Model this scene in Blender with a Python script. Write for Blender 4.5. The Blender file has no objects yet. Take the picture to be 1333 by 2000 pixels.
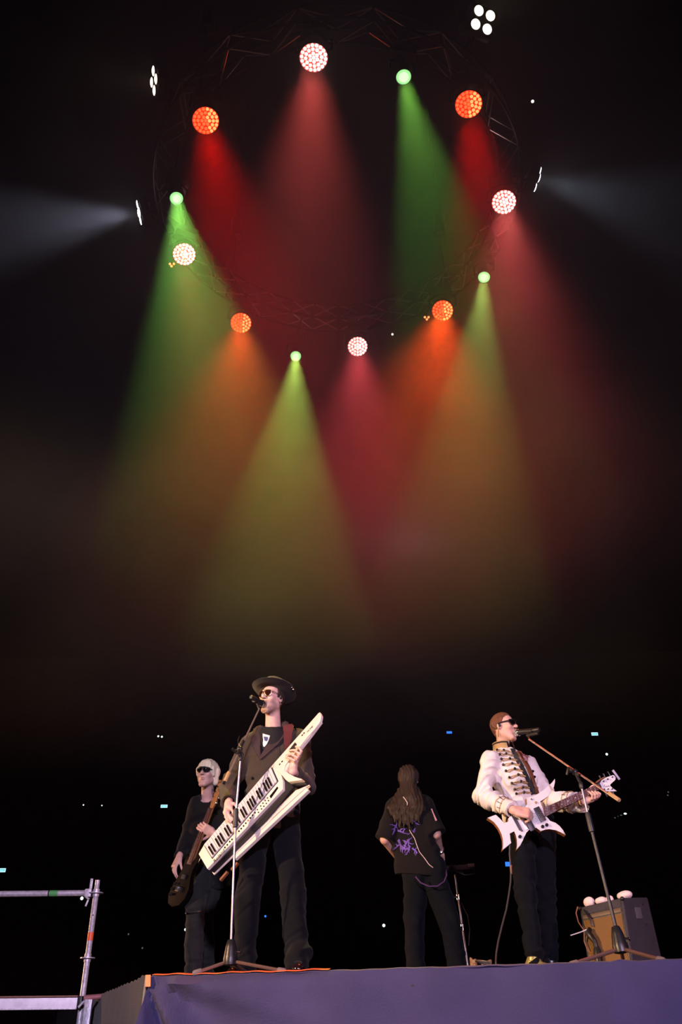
import bpy, bmesh, math, random
import numpy as np
from mathutils import Vector, Matrix
from mathutils.bvhtree import BVHTree
random.seed(7); rng = np.random.default_rng(7)
R_ = math.radians
sc = bpy.context.scene
COL = sc.collection

# ---------------------------------------------------------------- camera
TH, PH, FPX = R_(31.6), R_(.6), 1656.0
FW = Vector((0, math.cos(TH), math.sin(TH)))
_r, _u = Vector((1, 0, 0)), Vector((0, -math.sin(TH), math.cos(TH)))
RT = _r * math.cos(PH) - _u * math.sin(PH)
UP = _r * math.sin(PH) + _u * math.cos(PH)
CAM = Vector((0, 0, -.29))
cd = bpy.data.cameras.new('camera'); cam = bpy.data.objects.new('camera', cd); COL.objects.link(cam)
cd.sensor_fit = 'VERTICAL'; cd.sensor_height = 36; cd.lens = 36 * FPX / 2000; cd.clip_start = .05; cd.clip_end = 300
cam.matrix_world = Matrix(((RT.x, UP.x, -FW.x, CAM.x), (RT.y, UP.y, -FW.y, CAM.y), (RT.z, UP.z, -FW.z, CAM.z), (0, 0, 0, 1)))
sc.camera = cam

def ray(px, py): return FW * FPX + RT * (px - 666.5) + UP * (1000 - py)
def P(px, py, Y):
    """photograph pixel at world depth Y"""
    d = ray(px, py); return CAM + d * (Y / d.y)
def PZ(px, py, Z):
    """photograph pixel at world height Z"""
    d = ray(px, py); return CAM + d * ((Z - CAM.z) / d.z)

# ---------------------------------------------------------------- world, exposure
wd = bpy.data.worlds.new('world'); sc.world = wd; wd.use_nodes = True
wd.node_tree.nodes['Background'].inputs[0].default_value = (.0016, .0009, .0014, 1)
vs_ = sc.view_settings
vs_.view_transform = 'Standard'; vs_.look = 'None'; vs_.gamma = 1; vs_.exposure = 0; vs_.use_curve_mapping = False
sc.cycles.volume_step_rate = 4
sc.cycles.volume_bounces = 0
sc.cycles.max_bounces = 4; sc.cycles.diffuse_bounces = 2; sc.cycles.glossy_bounces = 2; sc.cycles.transparent_max_bounces = 8

def spot(name, loc, tgt, color, energy, angle, blend=1.0, radius=.12):
    l = bpy.data.lights.new(name, 'SPOT'); o = bpy.data.objects.new(name, l); COL.objects.link(o)
    l.energy = energy; l.color = color; l.spot_size = R_(angle); l.spot_blend = blend; l.shadow_soft_size = radius
    o.location = loc; o.rotation_euler = (Vector(tgt) - Vector(loc)).to_track_quat('-Z', 'Y').to_euler()
    return o
# front-of-house light: lavender wash from behind the pit, warm light from high on the left
spot('front_wash_light', (1.5, -13, 4.2), (-.3, 6, -.5), (.80, .68, 1.0), 10500, 27, .45, .35)
spot('warm_key_light', (-9, 0, 3.3), (.4, 6.2, .9), (1.0, .64, .36), 6800, 22, .6, .25)
spot('pink_key_light', (6.0, -7, 2.6), (.6, 6.0, .7), (1.0, .42, .50), 2400, 24, .7, .25)
spot('warm_back_light', (-11, 12, 2.0), (.1, 6.6, 1.2), (1.0, .50, .26), 2500, 26, .7, .2)

# the ring of lights: picture spot of the lens, picture spot where its beam comes down (2 m over the stage),
# colour, power, cone
RING = [
 ('w', (613,113), (572,1080), (1,.115,.095), 1.35, 24),
 ('w', (402,236), (570,1050), (1,.003,.0), 1.45, 20),
 ('w', (360,497), (430,1200), (1,.34,.10), .55, 18),
 ('w', (471,631), (430,1250), (1,.06,.008), 1.5, 27),
 ('w', (699,677), (725,1250), (1,.085,.105), 1.5, 20),
 ('w', (865,607), (805,1200), (1,.07,.008), 2.5, 26),
 ('w', (985,395), (1060,1100), (1,.15,.13), 1.5, 20),
 ('w', (916,204), (1040,1050), (1,.003,.0), 1.4, 18),
 ('g', (789,151), (980,1050), (.36,1,.12), .8, 14),
 ('g', (345,388), (455,1150), (.34,1,.14), 1.6, 16.5),
 ('g', (578,696), (540,1300), (.58,1,.14), 1.7, 14),
 ('g', (946,542), (892,1250), (.52,1,.17), 1.15, 13.5)]
RING_POWER = 1200
for _x in (-26, 4, 30):      # added unseen fill that lifts the far stand and walls off black
    _l = bpy.data.lights.new('added_fill_light', 'POINT'); _l.energy = 230; _l.color = (1, .50, .62); _l.shadow_soft_size = 0; _o = bpy.data.objects.new('added_fill_light', _l); COL.objects.link(_o); _o.location = (_x, 43, 21)

# ---------------------------------------------------------------- scene tools
def tag(o, label=None, cat=None, group=None, kind=None):
    if label: o['label'] = label
    if cat: o['category'] = cat
    if group: o['group'] = group
    if kind: o['kind'] = kind
    return o
def empty(name, loc, label, cat, group=None, rot=None):
    o = bpy.data.objects.new(name, None); COL.objects.link(o); o.empty_display_size = .05
    M = Matrix.Translation(Vector(loc))
    if rot is not None: M = M @ rot.to_4x4()
    o.matrix_world = M
    return tag(o, label, cat, group)
def put(me, name, mat, parent=None, world=True):
    o = bpy.data.objects.new(name, me); COL.objects.link(o)
    if mat is not None and not me.materials: me.materials.append(mat)
    if parent is not None:
        o.parent = parent
        if world: o.matrix_parent_inverse = MW(parent).inverted()
    return o
def MW(o):
    M = o.matrix_basis.copy() if o.parent is None else MW(o.parent) @ o.matrix_parent_inverse @ o.matrix_basis
    return M
def smooth(me, ang=None):
    me.polygons.foreach_set('use_smooth', [True] * len(me.polygons))
    if ang is not None: me.set_sharp_from_angle(angle=R_(ang))

class MB:
    """collects shapes into one mesh"""
    def __init__(s): s.bm = bmesh.new()
    def box(s, c, half, rot=None, bev=0.0, M=None):
        r = bmesh.ops.create_cube(s.bm, size=2)
        T = M if M is not None else Matrix.Translation(Vector(c)) @ (rot.to_4x4() if rot is not None else Matrix())
        bmesh.ops.transform(s.bm, matrix=T @ Matrix.Diagonal((*half, 1)), verts=r['verts'])
        if bev:
            e = list({e for v in r['verts'] for e in v.link_edges})
            bmesh.ops.bevel(s.bm, geom=e, offset=bev, segments=2, profile=.6, affect='EDGES')
        return s
    def cyl(s, a, b, ra, rb=None, n=16, caps=True):
        a, b = Vector(a), Vector(b); rb = ra if rb is None else rb
        q = (b - a).to_track_quat('Z', 'Y').to_matrix()
        ra_ = [s.bm.verts.new(a + q @ Vector((ra*math.cos(t), ra*math.sin(t), 0))) for t in [2*math.pi*i/n for i in range(n)]]
        rb_ = [s.bm.verts.new(b + q @ Vector((rb*math.cos(t), rb*math.sin(t), 0))) for t in [2*math.pi*i/n for i in range(n)]]
        for i in range(n): s.bm.faces.new((ra_[i], ra_[(i+1)%n], rb_[(i+1)%n], rb_[i]))
        if caps: s.bm.faces.new(ra_[::-1]); s.bm.faces.new(rb_)
        return s
    def lathe(s, a, axis, prof, n=20):
        """prof: (distance along axis, radius)"""
        q = Vector(axis).to_track_quat('Z', 'Y').to_matrix(); a = Vector(a); rings = []
        for h, r in prof:
            rings.append([s.bm.verts.new(a + q @ Vector((r*math.cos(2*math.pi*i/n), r*math.sin(2*math.pi*i/n), h))) for i in range(n)])
        for A, B in zip(rings, rings[1:]):
            for i in range(n): s.bm.faces.new((A[i], A[(i+1)%n], B[(i+1)%n], B[i]))
        s.bm.faces.new(rings[0][::-1]); s.bm.faces.new(rings[-1])
        return s
    def tube(s, pts, r, n=8, closed=False):
        pts = [Vector(p) for p in pts]; N = len(pts); rings = []
        prev = None
        for i, p in enumerate(pts):
            if closed: t = pts[(i+1) % N] - pts[i-1]
            else: t = pts[min(i+1, N-1)] - pts[max(i-1, 0)]
            t.normalize()
            if prev is None: x = t.orthogonal().normalized()
            else: x = (prev - t * prev.dot(t)).normalized()
            prev = x; y = t.cross(x)
            rr = r[i] if isinstance(r, (list, tuple)) else r
            rings.append([s.bm.verts.new(p + (x*math.cos(2*math.pi*k/n) + y*math.sin(2*math.pi*k/n))*rr) for k in range(n)])
        for A, B in list(zip(rings, rings[1:])) + ([(rings[-1], rings[0])] if closed else []):
            for i in range(n): s.bm.faces.new((A[i], A[(i+1)%n], B[(i+1)%n], B[i]))
        if not closed: s.bm.faces.new(rings[0][::-1]); s.bm.faces.new(rings[-1])
        return s
    def ball(s, c, r, M=None, seg=12):
        q = bmesh.ops.create_uvsphere(s.bm, u_segments=seg, v_segments=max(6, seg//2+1), radius=1)
        rr = r if isinstance(r, (tuple, list)) else (r, r, r)
        T = Matrix.Translation(Vector(c)) @ (M.to_4x4() if M is not None else Matrix()) @ Matrix.Diagonal((*rr, 1))
        bmesh.ops.transform(s.bm, matrix=T, verts=q['verts']); return s
    def prism(s, pts, vec, bev=0.0):
        """polygon (3-D points, flat) pushed along vec"""
        vec = Vector(vec)
        A = [s.bm.verts.new(Vector(p)) for p in pts]; B = [s.bm.verts.new(Vector(p) + vec) for p in pts]
        n = len(A)
        fa = s.bm.faces.new(A[::-1]); fb = s.bm.faces.new(B)
        for i in range(n): s.bm.faces.new((A[i], A[(i+1)%n], B[(i+1)%n], B[i]))
        if bev:
            e = list(fb.edges)
            bmesh.ops.bevel(s.bm, geom=e, offset=bev, segments=2, profile=.6, affect='EDGES')
        return s
    def xf(s, M): bmesh.ops.transform(s.bm, matrix=M, verts=s.bm.verts); return s
    def mesh(s, name, mat=None, sm=40):
        bmesh.ops.recalc_face_normals(s.bm, faces=s.bm.faces)
        big = [f for f in s.bm.faces if len(f.verts) > 4]
        if big: bmesh.ops.triangulate(s.bm, faces=big)
        me = bpy.data.meshes.new(name); s.bm.to_mesh(me); s.bm.free()
        if sm: smooth(me, sm)
        if mat is not None: me.materials.append(mat)
        return me
    def build(s, name, mat, parent=None, sm=40): return put(s.mesh(name, mat, sm), name, None, parent)

# ---------------------------------------------------------------- materials
def mat(name, col, rough=.6, metal=0.0, bump=0.0, scale=40.0, var=0.0, vscale=8.0, stretch=None, spec=.5, sheen=0.0, coat=0.0, attr=None, emit=None, est=1.0, sss=0.0, col2=None):
    m = bpy.data.materials.new(name); m.use_nodes = True; nt = m.node_tree; N = nt.nodes; L = nt.links
    b = N['Principled BSDF']
    b.inputs['Base Color'].default_value = (*col, 1); b.inputs['Roughness'].default_value = rough; b.inputs['Metallic'].default_value = metal
    b.inputs['Specular IOR Level'].default_value = spec; b.inputs['Sheen Weight'].default_value = sheen; b.inputs['Coat Weight'].default_value = coat
    if sss: b.inputs['Subsurface Weight'].default_value = sss; b.inputs['Subsurface Radius'].default_value = (.01, .004, .002)
    tc = None
    def coords():
        nonlocal tc
        if tc is None:
            t = N.new('ShaderNodeTexCoord'); mp = N.new('ShaderNodeMapping'); L.new(t.outputs['Object'], mp.inputs[0])
            if stretch: mp.inputs['Scale'].default_value = stretch
            tc = mp.outputs[0]
        return tc
    src = None
    if attr:
        a = N.new('ShaderNodeAttribute'); a.attribute_name = attr; src = a.outputs['Color']; L.new(src, b.inputs['Base Color'])
    if var or col2:
        nz = N.new('ShaderNodeTexNoise'); nz.inputs['Scale'].default_value = vscale; nz.inputs['Detail'].default_value = 4
        L.new(coords(), nz.inputs['Vector'])
        if col2:
            rp = N.new('ShaderNodeMapRange'); L.new(nz.outputs['Fac'], rp.inputs[0]); rp.inputs[1].default_value = .42; rp.inputs[2].default_value = .6
            mx = N.new('ShaderNodeMix'); mx.data_type = 'RGBA'; L.new(rp.outputs[0], mx.inputs[0])
            mx.inputs[6].default_value = (*col, 1); mx.inputs[7].default_value = (*col2, 1); L.new(mx.outputs[2], b.inputs['Base Color'])
        else:
            rp = N.new('ShaderNodeMapRange'); L.new(nz.outputs['Fac'], rp.inputs[0]); rp.inputs[1].default_value = .3; rp.inputs[2].default_value = .7
            rp.inputs[3].default_value = 1 - var; rp.inputs[4].default_value = 1 + var
            hs = N.new('ShaderNodeHueSaturation'); L.new(rp.outputs[0], hs.inputs['Value'])
            if src is None: hs.inputs['Color'].default_value = (*col, 1)
            else: L.new(src, hs.inputs['Color'])
            L.new(hs.outputs[0], b.inputs['Base Color'])
    if bump:
        nb = N.new('ShaderNodeTexNoise'); nb.inputs['Scale'].default_value = scale; nb.inputs['Detail'].default_value = 3
        L.new(coords(), nb.inputs['Vector'])
        bp = N.new('ShaderNodeBump'); bp.inputs['Strength'].default_value = bump; bp.inputs['Distance'].default_value = .01
        L.new(nb.outputs['Fac'], bp.inputs['Height']); L.new(bp.outputs[0], b.inputs['Normal'])
    if emit:
        b.inputs['Emission Color'].default_value = (*emit, 1); b.inputs['Emission Strength'].default_value = est
        m.cycles.emission_sampling = 'NONE'
    return m

M_black_plastic = mat('black_plastic', (.012,.012,.014), .42, bump=.1)
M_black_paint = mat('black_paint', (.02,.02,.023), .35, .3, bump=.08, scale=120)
M_steel = mat('galvanised_steel', (.62,.60,.66), .45, .35, bump=.25, scale=60, var=.22, vscale=30)
M_alu = mat('aluminium', (.85,.84,.92), .45, .1, bump=.12, scale=20, var=.12, vscale=14)
M_truss = mat('truss_black', (.40,.40,.41), .28, .95, bump=.05)
M_standmetal = mat('satin_stand_metal', (.34,.34,.42), .38, .8)
M_chrome = mat('chrome', (.75,.75,.78), .16, 1.0)
M_suit = mat('charcoal_wool', (.055,.043,.033), .85, bump=.35, scale=260, var=.15, vscale=5, sheen=.08, spec=.2)
M_trouser = mat('black_wool', (.0025,.003,.005), .9, bump=.3, scale=260, var=.15, vscale=5, sheen=.04, spec=.2)
M_felt = mat('brown_felt', (.010,.007,.006), .9, bump=.4, scale=300, sheen=.25, spec=.2)
M_skin = mat('skin', (.8,.5,.4), .48, bump=.15, scale=220, var=.06, vscale=30, attr='tone', sss=.12)
M_lens_dark = mat('dark_lens', (.006,.004,.004), .06, spec=.8, coat=.5)
M_lens_brown = mat('brown_lens', (.03,.008,.005), .08, spec=.8, coat=.5)
M_tee = mat('black_cotton', (.007,.007,.009), .85, bump=.2, scale=200)
M_print_white = mat('white_print', (.72,.74,.80), .7)
M_print_blue = mat('navy_print', (.05,.07,.20), .7)
M_strap = mat('maroon_webbing', (.14,.025,.028), .8, bump=.5, scale=400, stretch=(1,1,5))
M_white_gloss = mat('pearl_white_lacquer', (.80,.78,.80), .2, coat=.6, spec=.5)
M_ivory = mat('ivory_shell', (.82,.74,.66), .32, coat=.2, var=.03, vscale=3)
M_panel_black = mat('panel_black', (.018,.016,.020), .38, bump=.08, scale=200)
M_key_white = mat('white_key_plastic', (.72,.68,.72), .2, coat=.3)
M_key_black = mat('black_key_plastic', (.010,.008,.008), .08, coat=.8)
M_pink_patch = mat('rose_patch', (.72,.30,.36), .35)
M_green_patch = mat('pale_green_patch', (.55,.62,.42), .35)
M_lilac_patch = mat('lilac_patch', (.60,.55,.72), .35)
M_red_led = mat('red_led', (.6,.02,.01), .4, emit=(1,.06,.02), est=2.0)
M_gold = mat('gold_braid', (.62,.42,.19), .45, .25, bump=.6, scale=500)
M_jacket = mat('cream_wool', (.82,.76,.72), .8, bump=.2, scale=260, var=.03, vscale=4, sheen=.1, spec=.3)
M_velvet = mat('black_velvet', (.008,.007,.009), .9, bump=.3, scale=200, sheen=.2)
M_blackbtn = mat('black_button', (.01,.01,.012), .2, coat=.5)
M_brown_lthr = mat('brown_leather', (.20,.075,.035), .45, bump=.3, scale=120, var=.2, vscale=25)
M_gold_shoe = mat('gold_leather', (.42,.34,.12), .3, .4, bump=.3, scale=80)
M_shoe = mat('oxblood_patent', (.014,.005,.007), .16, coat=.7, bump=.1)
M_shoe_blk = mat('black_leather', (.012,.011,.012), .3, bump=.2, scale=90)
M_hair_white = mat('silver_blond_hair', (.98,.88,.62), .45, bump=.5, scale=60, stretch=(7,7,.8), var=.10, vscale=20)
M_hair_brown = mat('auburn_hair', (.20,.075,.035), .5, bump=.9, scale=70, stretch=(7,7,.8), var=.25, vscale=22)
M_hair_long = mat('dark_brown_long_hair', (.040,.020,.011), .42, bump=1.0, scale=60, stretch=(9,9,.35), var=.45, vscale=26)
M_wood = mat('rosewood', (.09,.022,.016), .4, bump=.2, scale=60, stretch=(1,8,8), var=.2, vscale=30)
M_maple = mat('amber_maple', (.30,.13,.05), .4, coat=.1, bump=.1, scale=60, stretch=(1,8,8), var=.12, vscale=20)
M_bass = mat('dark_red_lacquer', (.003,.001,.001), .7, coat=.0, spec=.1)
M_edge = mat('mahogany_edge', (.38,.14,.06), .35, coat=.2)
M_cable = mat('rubber_cable', (.05,.045,.045), .5)
M_skirt = mat('grey_stage_cloth', (.050,.046,.120), .85, bump=.35, scale=90, var=.12, vscale=3, sheen=.05, spec=.2)
M_olive = mat('olive_cloth', (.018,.012,.005), .9, bump=.5, scale=120, var=.25, vscale=5, sheen=.15, spec=.2)
M_deck = mat('stage_ply', (.018,.015,.014), .7, bump=.2, var=.2, vscale=6)
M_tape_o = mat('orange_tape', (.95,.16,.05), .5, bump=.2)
M_tape_g = mat('green_tape', (.10,.42,.12), .5, bump=.3)
M_floor = mat('arena_concrete', (.03,.028,.03), .7, bump=.2, var=.2, vscale=2)
M_wall = mat('dark_arena_wall', (.035,.028,.034), .9, bump=.2, var=.3, vscale=1.5)
M_seat = mat('dark_seat_plastic', (.012,.012,.018), .6)
M_amp = mat('black_tolex', (.050,.042,.048), .6, bump=.8, scale=260, var=.15, vscale=18)
M_grille = mat('ochre_grille_cloth', (.26,.135,.036), .85, bump=.8, scale=420, col2=(.21,.105,.028), vscale=300)
M_plush = mat('pale_plush', (.86,.68,.62), .85, bump=.5, scale=180, sheen=.3)
M_pedal = mat('pale_pedal_enamel', (.62,.58,.62), .35, bump=.1)
M_purple = mat('violet_print', (.15,.07,.42), .7, var=.4, vscale=30)
M_greyjean = mat('grey_denim', (.010,.010,.010), .85, bump=.4, scale=200, var=.2, vscale=8, sheen=.05)
M_jeans = mat('black_denim', (.0018,.0025,.005), .9, bump=.4, scale=200, var=.25, vscale=7, sheen=.02, spec=.2)
M_gaffer = mat('crumpled_gold_cloth', (.24,.13,.06), .6, bump=.5)
def glow(name, col, st): return mat(name, col, .4, emit=col, est=st)
M_cell_white = glow('led_cell_warm_pink', (1,.62,.57), 1.7)
M_cell_hot = glow('led_cell_hot', (1,.80,.76), 1.9)
M_cell_red = glow('led_cell_red', (1,.13,.035), 1.5)
M_cell_redhot = glow('led_cell_red_hot', (1,.30,.09), 2.2)
M_plate_white = glow('led_plate_pink', (.70,.06,.05), .42)
M_plate_red = glow('led_plate_red', (.75,.02,.005), .85)
M_green_lens = glow('green_lens', (.42,1,.36), 1.1)
M_green_core = glow('green_lens_core', (.62,1,.52), 1.5)
M_warm_lamp = glow('tungsten_lamp', (1,.82,.60), 3.0)
M_cool_lamp = glow('cool_lamp', (.95,.92,1), 8)
M_exit = glow('exit_sign_teal', (.10,.62,.60), 1.0)
M_exit_w = glow('exit_sign_white', (.5,.85,1), 1.3)
M_exit_b = glow('exit_sign_blue', (.04,.22,1), 1.2)
M_dot = glow('small_white_light', (.75,.95,.85), 1.6)
M_dim = glow('dim_far_light', (.30,.28,.42), .30)
# ---------------------------------------------------------------- bodies and cloth: distance fields turned into one continuous mesh
def V3(v): return np.array([float(v[0]), float(v[1]), float(v[2])], dtype=np.float32)
class Field:
    def __init__(s, lo, hi, h):
        s.lo = V3(lo); s.h = h; s.n = np.ceil((V3(hi) - s.lo) / h).astype(int) + 1
        s.D = np.full(tuple(s.n), 1.0, dtype=np.float32)
    def _sub(s, lo, hi):
        a = np.clip(np.floor((lo - s.lo) / s.h).astype(int), 0, s.n - 1); b = np.clip(np.ceil((hi - s.lo) / s.h).astype(int) + 1, 0, s.n)
        if np.any(b <= a): return None, None
        ax = [s.lo[i] + s.h * np.arange(a[i], b[i], dtype=np.float32) for i in range(3)]
        X = np.stack(np.meshgrid(*ax, indexing='ij'), -1)
        return tuple(slice(a[i], b[i]) for i in range(3)), X
    def _merge(s, sl, d, k, sub):
        A = s.D[sl]
        if sub:
            d = -d
            h = np.maximum(k - np.abs(A - d), 0) / max(k, 1e-6)
            s.D[sl] = np.maximum(A, d) + h * h * k * .25
        else:
            h = np.maximum(k - np.abs(A - d), 0) / max(k, 1e-6)
            s.D[sl] = np.minimum(A, d) - h * h * k * .25
    def cap(s, a, b, ra, rb=None, k=.02, flat=None, sub=False):
        """tapered limb from a to b; flat=(axis, factor) squeezes it"""
        rb = ra if rb is None else rb
        a, b = V3(a), V3(b); m = max(ra, rb) + k + 4 * s.h
        if flat is not None and flat[1] > 1: m *= flat[1]
        sl, X = s._sub(np.minimum(a, b) - m, np.maximum(a, b) + m)
        if sl is None: return s
        ab = b - a; L = float(ab @ ab) + 1e-9
        t = np.clip(((X - a) @ ab) / L, 0, 1)
        v = X - a - t[..., None] * ab
        if flat is not None:
            ax = V3(flat[0]); ax /= np.linalg.norm(ax); c = v @ ax
            v = v + (c * (1 / flat[1] - 1))[..., None] * ax
        d = np.sqrt((v * v).sum(-1)) - (ra + (rb - ra) * t)
        if flat is not None: d = d * min(1, flat[1])
        s._merge(sl, d, k, sub); return s
    def ell(s, c, r, M=None, k=.02, sub=False):
        c = V3(c); r = V3(r); m = float(r.max()) + k + 4 * s.h
        sl, X = s._sub(c - m, c + m)
        if sl is None: return s
        v = X - c
        if M is not None: v = v @ np.array(M, dtype=np.float32)
        k0 = np.sqrt(((v / r) ** 2).sum(-1)); k1 = np.sqrt(((v / r ** 2) ** 2).sum(-1)) + 1e-9
        s._merge(sl, k0 * (k0 - 1) / k1, k, sub); return s
    def box(s, c, half, M=None, r=.01, k=.01, sub=False):
        c = V3(c); hf = V3(half); m = float(np.linalg.norm(hf)) + k + 4 * s.h
        sl, X = s._sub(c - m, c + m)
        if sl is None: return s
        v = X - c
        if M is not None: v = v @ np.array(M, dtype=np.float32)
        q = np.abs(v) - (hf - r)
        d = np.sqrt((np.maximum(q, 0) ** 2).sum(-1)) + np.minimum(q.max(-1), 0) - r
        s._merge(sl, d, k, sub); return s
    def cut(s, p, n, k=.004):
        """keep only the side the normal points away from"""
        p, n = V3(p), V3(n); n = n / np.linalg.norm(n)
        sl, X = s._sub(s.lo, s.lo + s.h * s.n)
        d = (X - p) @ n
        s.D[sl] = np.maximum(s.D[sl], d); return s
    def mesh(s, name, disp=None, keep=None):
        D = s.D; S = D < 0; nx, ny, nz = D.shape
        D[0]=1; D[-1]=1; D[:,0]=1; D[:,-1]=1; D[:,:,0]=1; D[:,:,-1]=1; S = D < 0
        c = np.zeros((nx-1, ny-1, nz-1), np.int8)
        for i in (0,1):
            for j in (0,1):
                for k in (0,1): c += S[i:nx-1+i, j:ny-1+j, k:nz-1+k]
        act = (c > 0) & (c < 8); idx = np.argwhere(act)
        ID = np.full(act.shape, -1, np.int64); ID[act] = np.arange(len(idx))
        acc = np.zeros((len(idx), 3)); cnt = np.zeros(len(idx))
        corners = [(i,j,k) for i in (0,1) for j in (0,1) for k in (0,1)]
        for a in range(8):
            for b in range(a+1, 8):
                A, B = corners[a], corners[b]
                if sum(x != y for x, y in zip(A, B)) != 1: continue
                da = D[idx[:,0]+A[0], idx[:,1]+A[1], idx[:,2]+A[2]]; db = D[idx[:,0]+B[0], idx[:,1]+B[1], idx[:,2]+B[2]]
                m = (da < 0) != (db < 0)
                t = np.where(m, da / np.where(da == db, 1, da - db), 0)
                p = np.array(A) + t[:, None] * (np.array(B) - np.array(A))
                acc[m] += p[m]; cnt[m] += 1
        V = (idx + acc / cnt[:, None]) * s.h + s.lo
        F = []
        for ax in range(3):
            sl0 = [slice(1, n-1) for n in D.shape]; sl0[ax] = slice(0, D.shape[ax]-1)
            sl1 = list(sl0); sl1[ax] = slice(1, D.shape[ax])
            a0 = S[tuple(sl0)]; a1 = S[tuple(sl1)]
            for flip, msk in ((False, a0 & ~a1), (True, ~a0 & a1)):
                e = np.argwhere(msk)
                if not len(e): continue
                off = np.array([1,1,1]); off[ax] = 0; e = e + off
                u, w = (ax+1) % 3, (ax+2) % 3
                def cell(du, dw):
                    q = e.copy(); q[:, u] -= du; q[:, w] -= dw
                    return ID[q[:,0], q[:,1], q[:,2]]
                f = np.stack([cell(1,1), cell(0,1), cell(0,0), cell(1,0)], 1)
                F.append(f[:, ::-1] if flip else f)
        F = np.concatenate(F)
        # outward normals by the field's gradient
        if disp is not None:
            ii = np.clip(np.round((V - s.lo) / s.h).astype(int), 1, np.array(D.shape) - 2)
            g = np.stack([D[ii[:,0]+1,ii[:,1],ii[:,2]] - D[ii[:,0]-1,ii[:,1],ii[:,2]],
                          D[ii[:,0],ii[:,1]+1,ii[:,2]] - D[ii[:,0],ii[:,1]-1,ii[:,2]],
                          D[ii[:,0],ii[:,1],ii[:,2]+1] - D[ii[:,0],ii[:,1],ii[:,2]-1]], 1)
            g /= np.linalg.norm(g, axis=1)[:, None] + 1e-9
            V = V + g * disp(V)[:, None]
        me = bpy.data.meshes.new(name)
        me.vertices.add(len(V)); me.vertices.foreach_set('co', V.astype(np.float32).ravel())
        me.loops.add(F.size); me.loops.foreach_set('vertex_index', F.astype(np.int32).ravel())
        me.polygons.add(len(F)); me.polygons.foreach_set('loop_start', np.arange(0, F.size, 4, dtype=np.int32))
        me.update(); me.validate()
        me.polygons.foreach_set('use_smooth', np.ones(len(me.polygons), dtype=bool))
        # one light smoothing pass
        return me
def relax(me, it=1, f=.5):
    bm = bmesh.new(); bm.from_mesh(me)
    for _ in range(it): bmesh.ops.smooth_vert(bm, verts=bm.verts, factor=f, use_axis_x=True, use_axis_y=True, use_axis_z=True)
    bm.to_mesh(me); bm.free(); return me
def folds(amp, freq, direction=(0,0,1), warp=.6, seed=0, zones=None, crisp=0.0):
    """cloth folds: warped ridges across a direction; zones=[(centre, radius, gain)]"""
    r = np.random.default_rng(seed); ph = r.uniform(0, 6.28, 8); d = V3(direction); d /= np.linalg.norm(d)
    o1 = np.cross(d, [0.3, 1, .2]); o1 /= np.linalg.norm(o1); o2 = np.cross(d, o1)
    def fn(V):
        a, b, c = V @ d, V @ o1, V @ o2
        w = warp * (np.sin(b * freq * .43 + ph[0]) + .7 * np.sin(c * freq * .5 + ph[1]) + .5 * np.sin((b + c + a) * freq * .81 + ph[2]))
        v = np.sin(a * freq + w * 2 + ph[3]) * .6 + .4 * np.sin(a * freq * 1.9 + b * freq * .8 + w * 3 + ph[4])
        v = np.sign(v) * np.abs(v) ** 1.2
        if crisp: v = v * (1 - crisp) + crisp * (1 - 2 * np.abs(np.sin(a * freq * .62 + w * 2.6 + ph[5])) ** .8)
        g = np.ones(len(V))
        if zones is not None:
            g = np.full(len(V), .4)
            for cc, rad, gain in zones: g += gain * np.exp(-((V - V3(cc)) ** 2).sum(1) / rad ** 2)
        return amp * v * g
    return fn
def strands(amp, freq, axis_a, axis_b, seed=0):
    r = np.random.default_rng(seed); A, B = V3(axis_a), V3(axis_b)
    def fn(V):
        a, b = V @ A, V @ B
        return amp * (np.sin(a * freq + 2.1 * np.sin(b * freq * .12)) + .6 * np.sin(a * freq * 2.3 + 1.7 * np.sin(b * freq * .2 + 1)) + .5 * np.sin(a * freq * .37 + 1.3))
    return fn
def frame(fwd, up):
    """columns: forward, left side, up"""
    f = Vector(fwd).normalized(); u = Vector(up); s = u.cross(f).normalized(); u = f.cross(s).normalized()
    return Matrix((f, s, u)).transposed()
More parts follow.
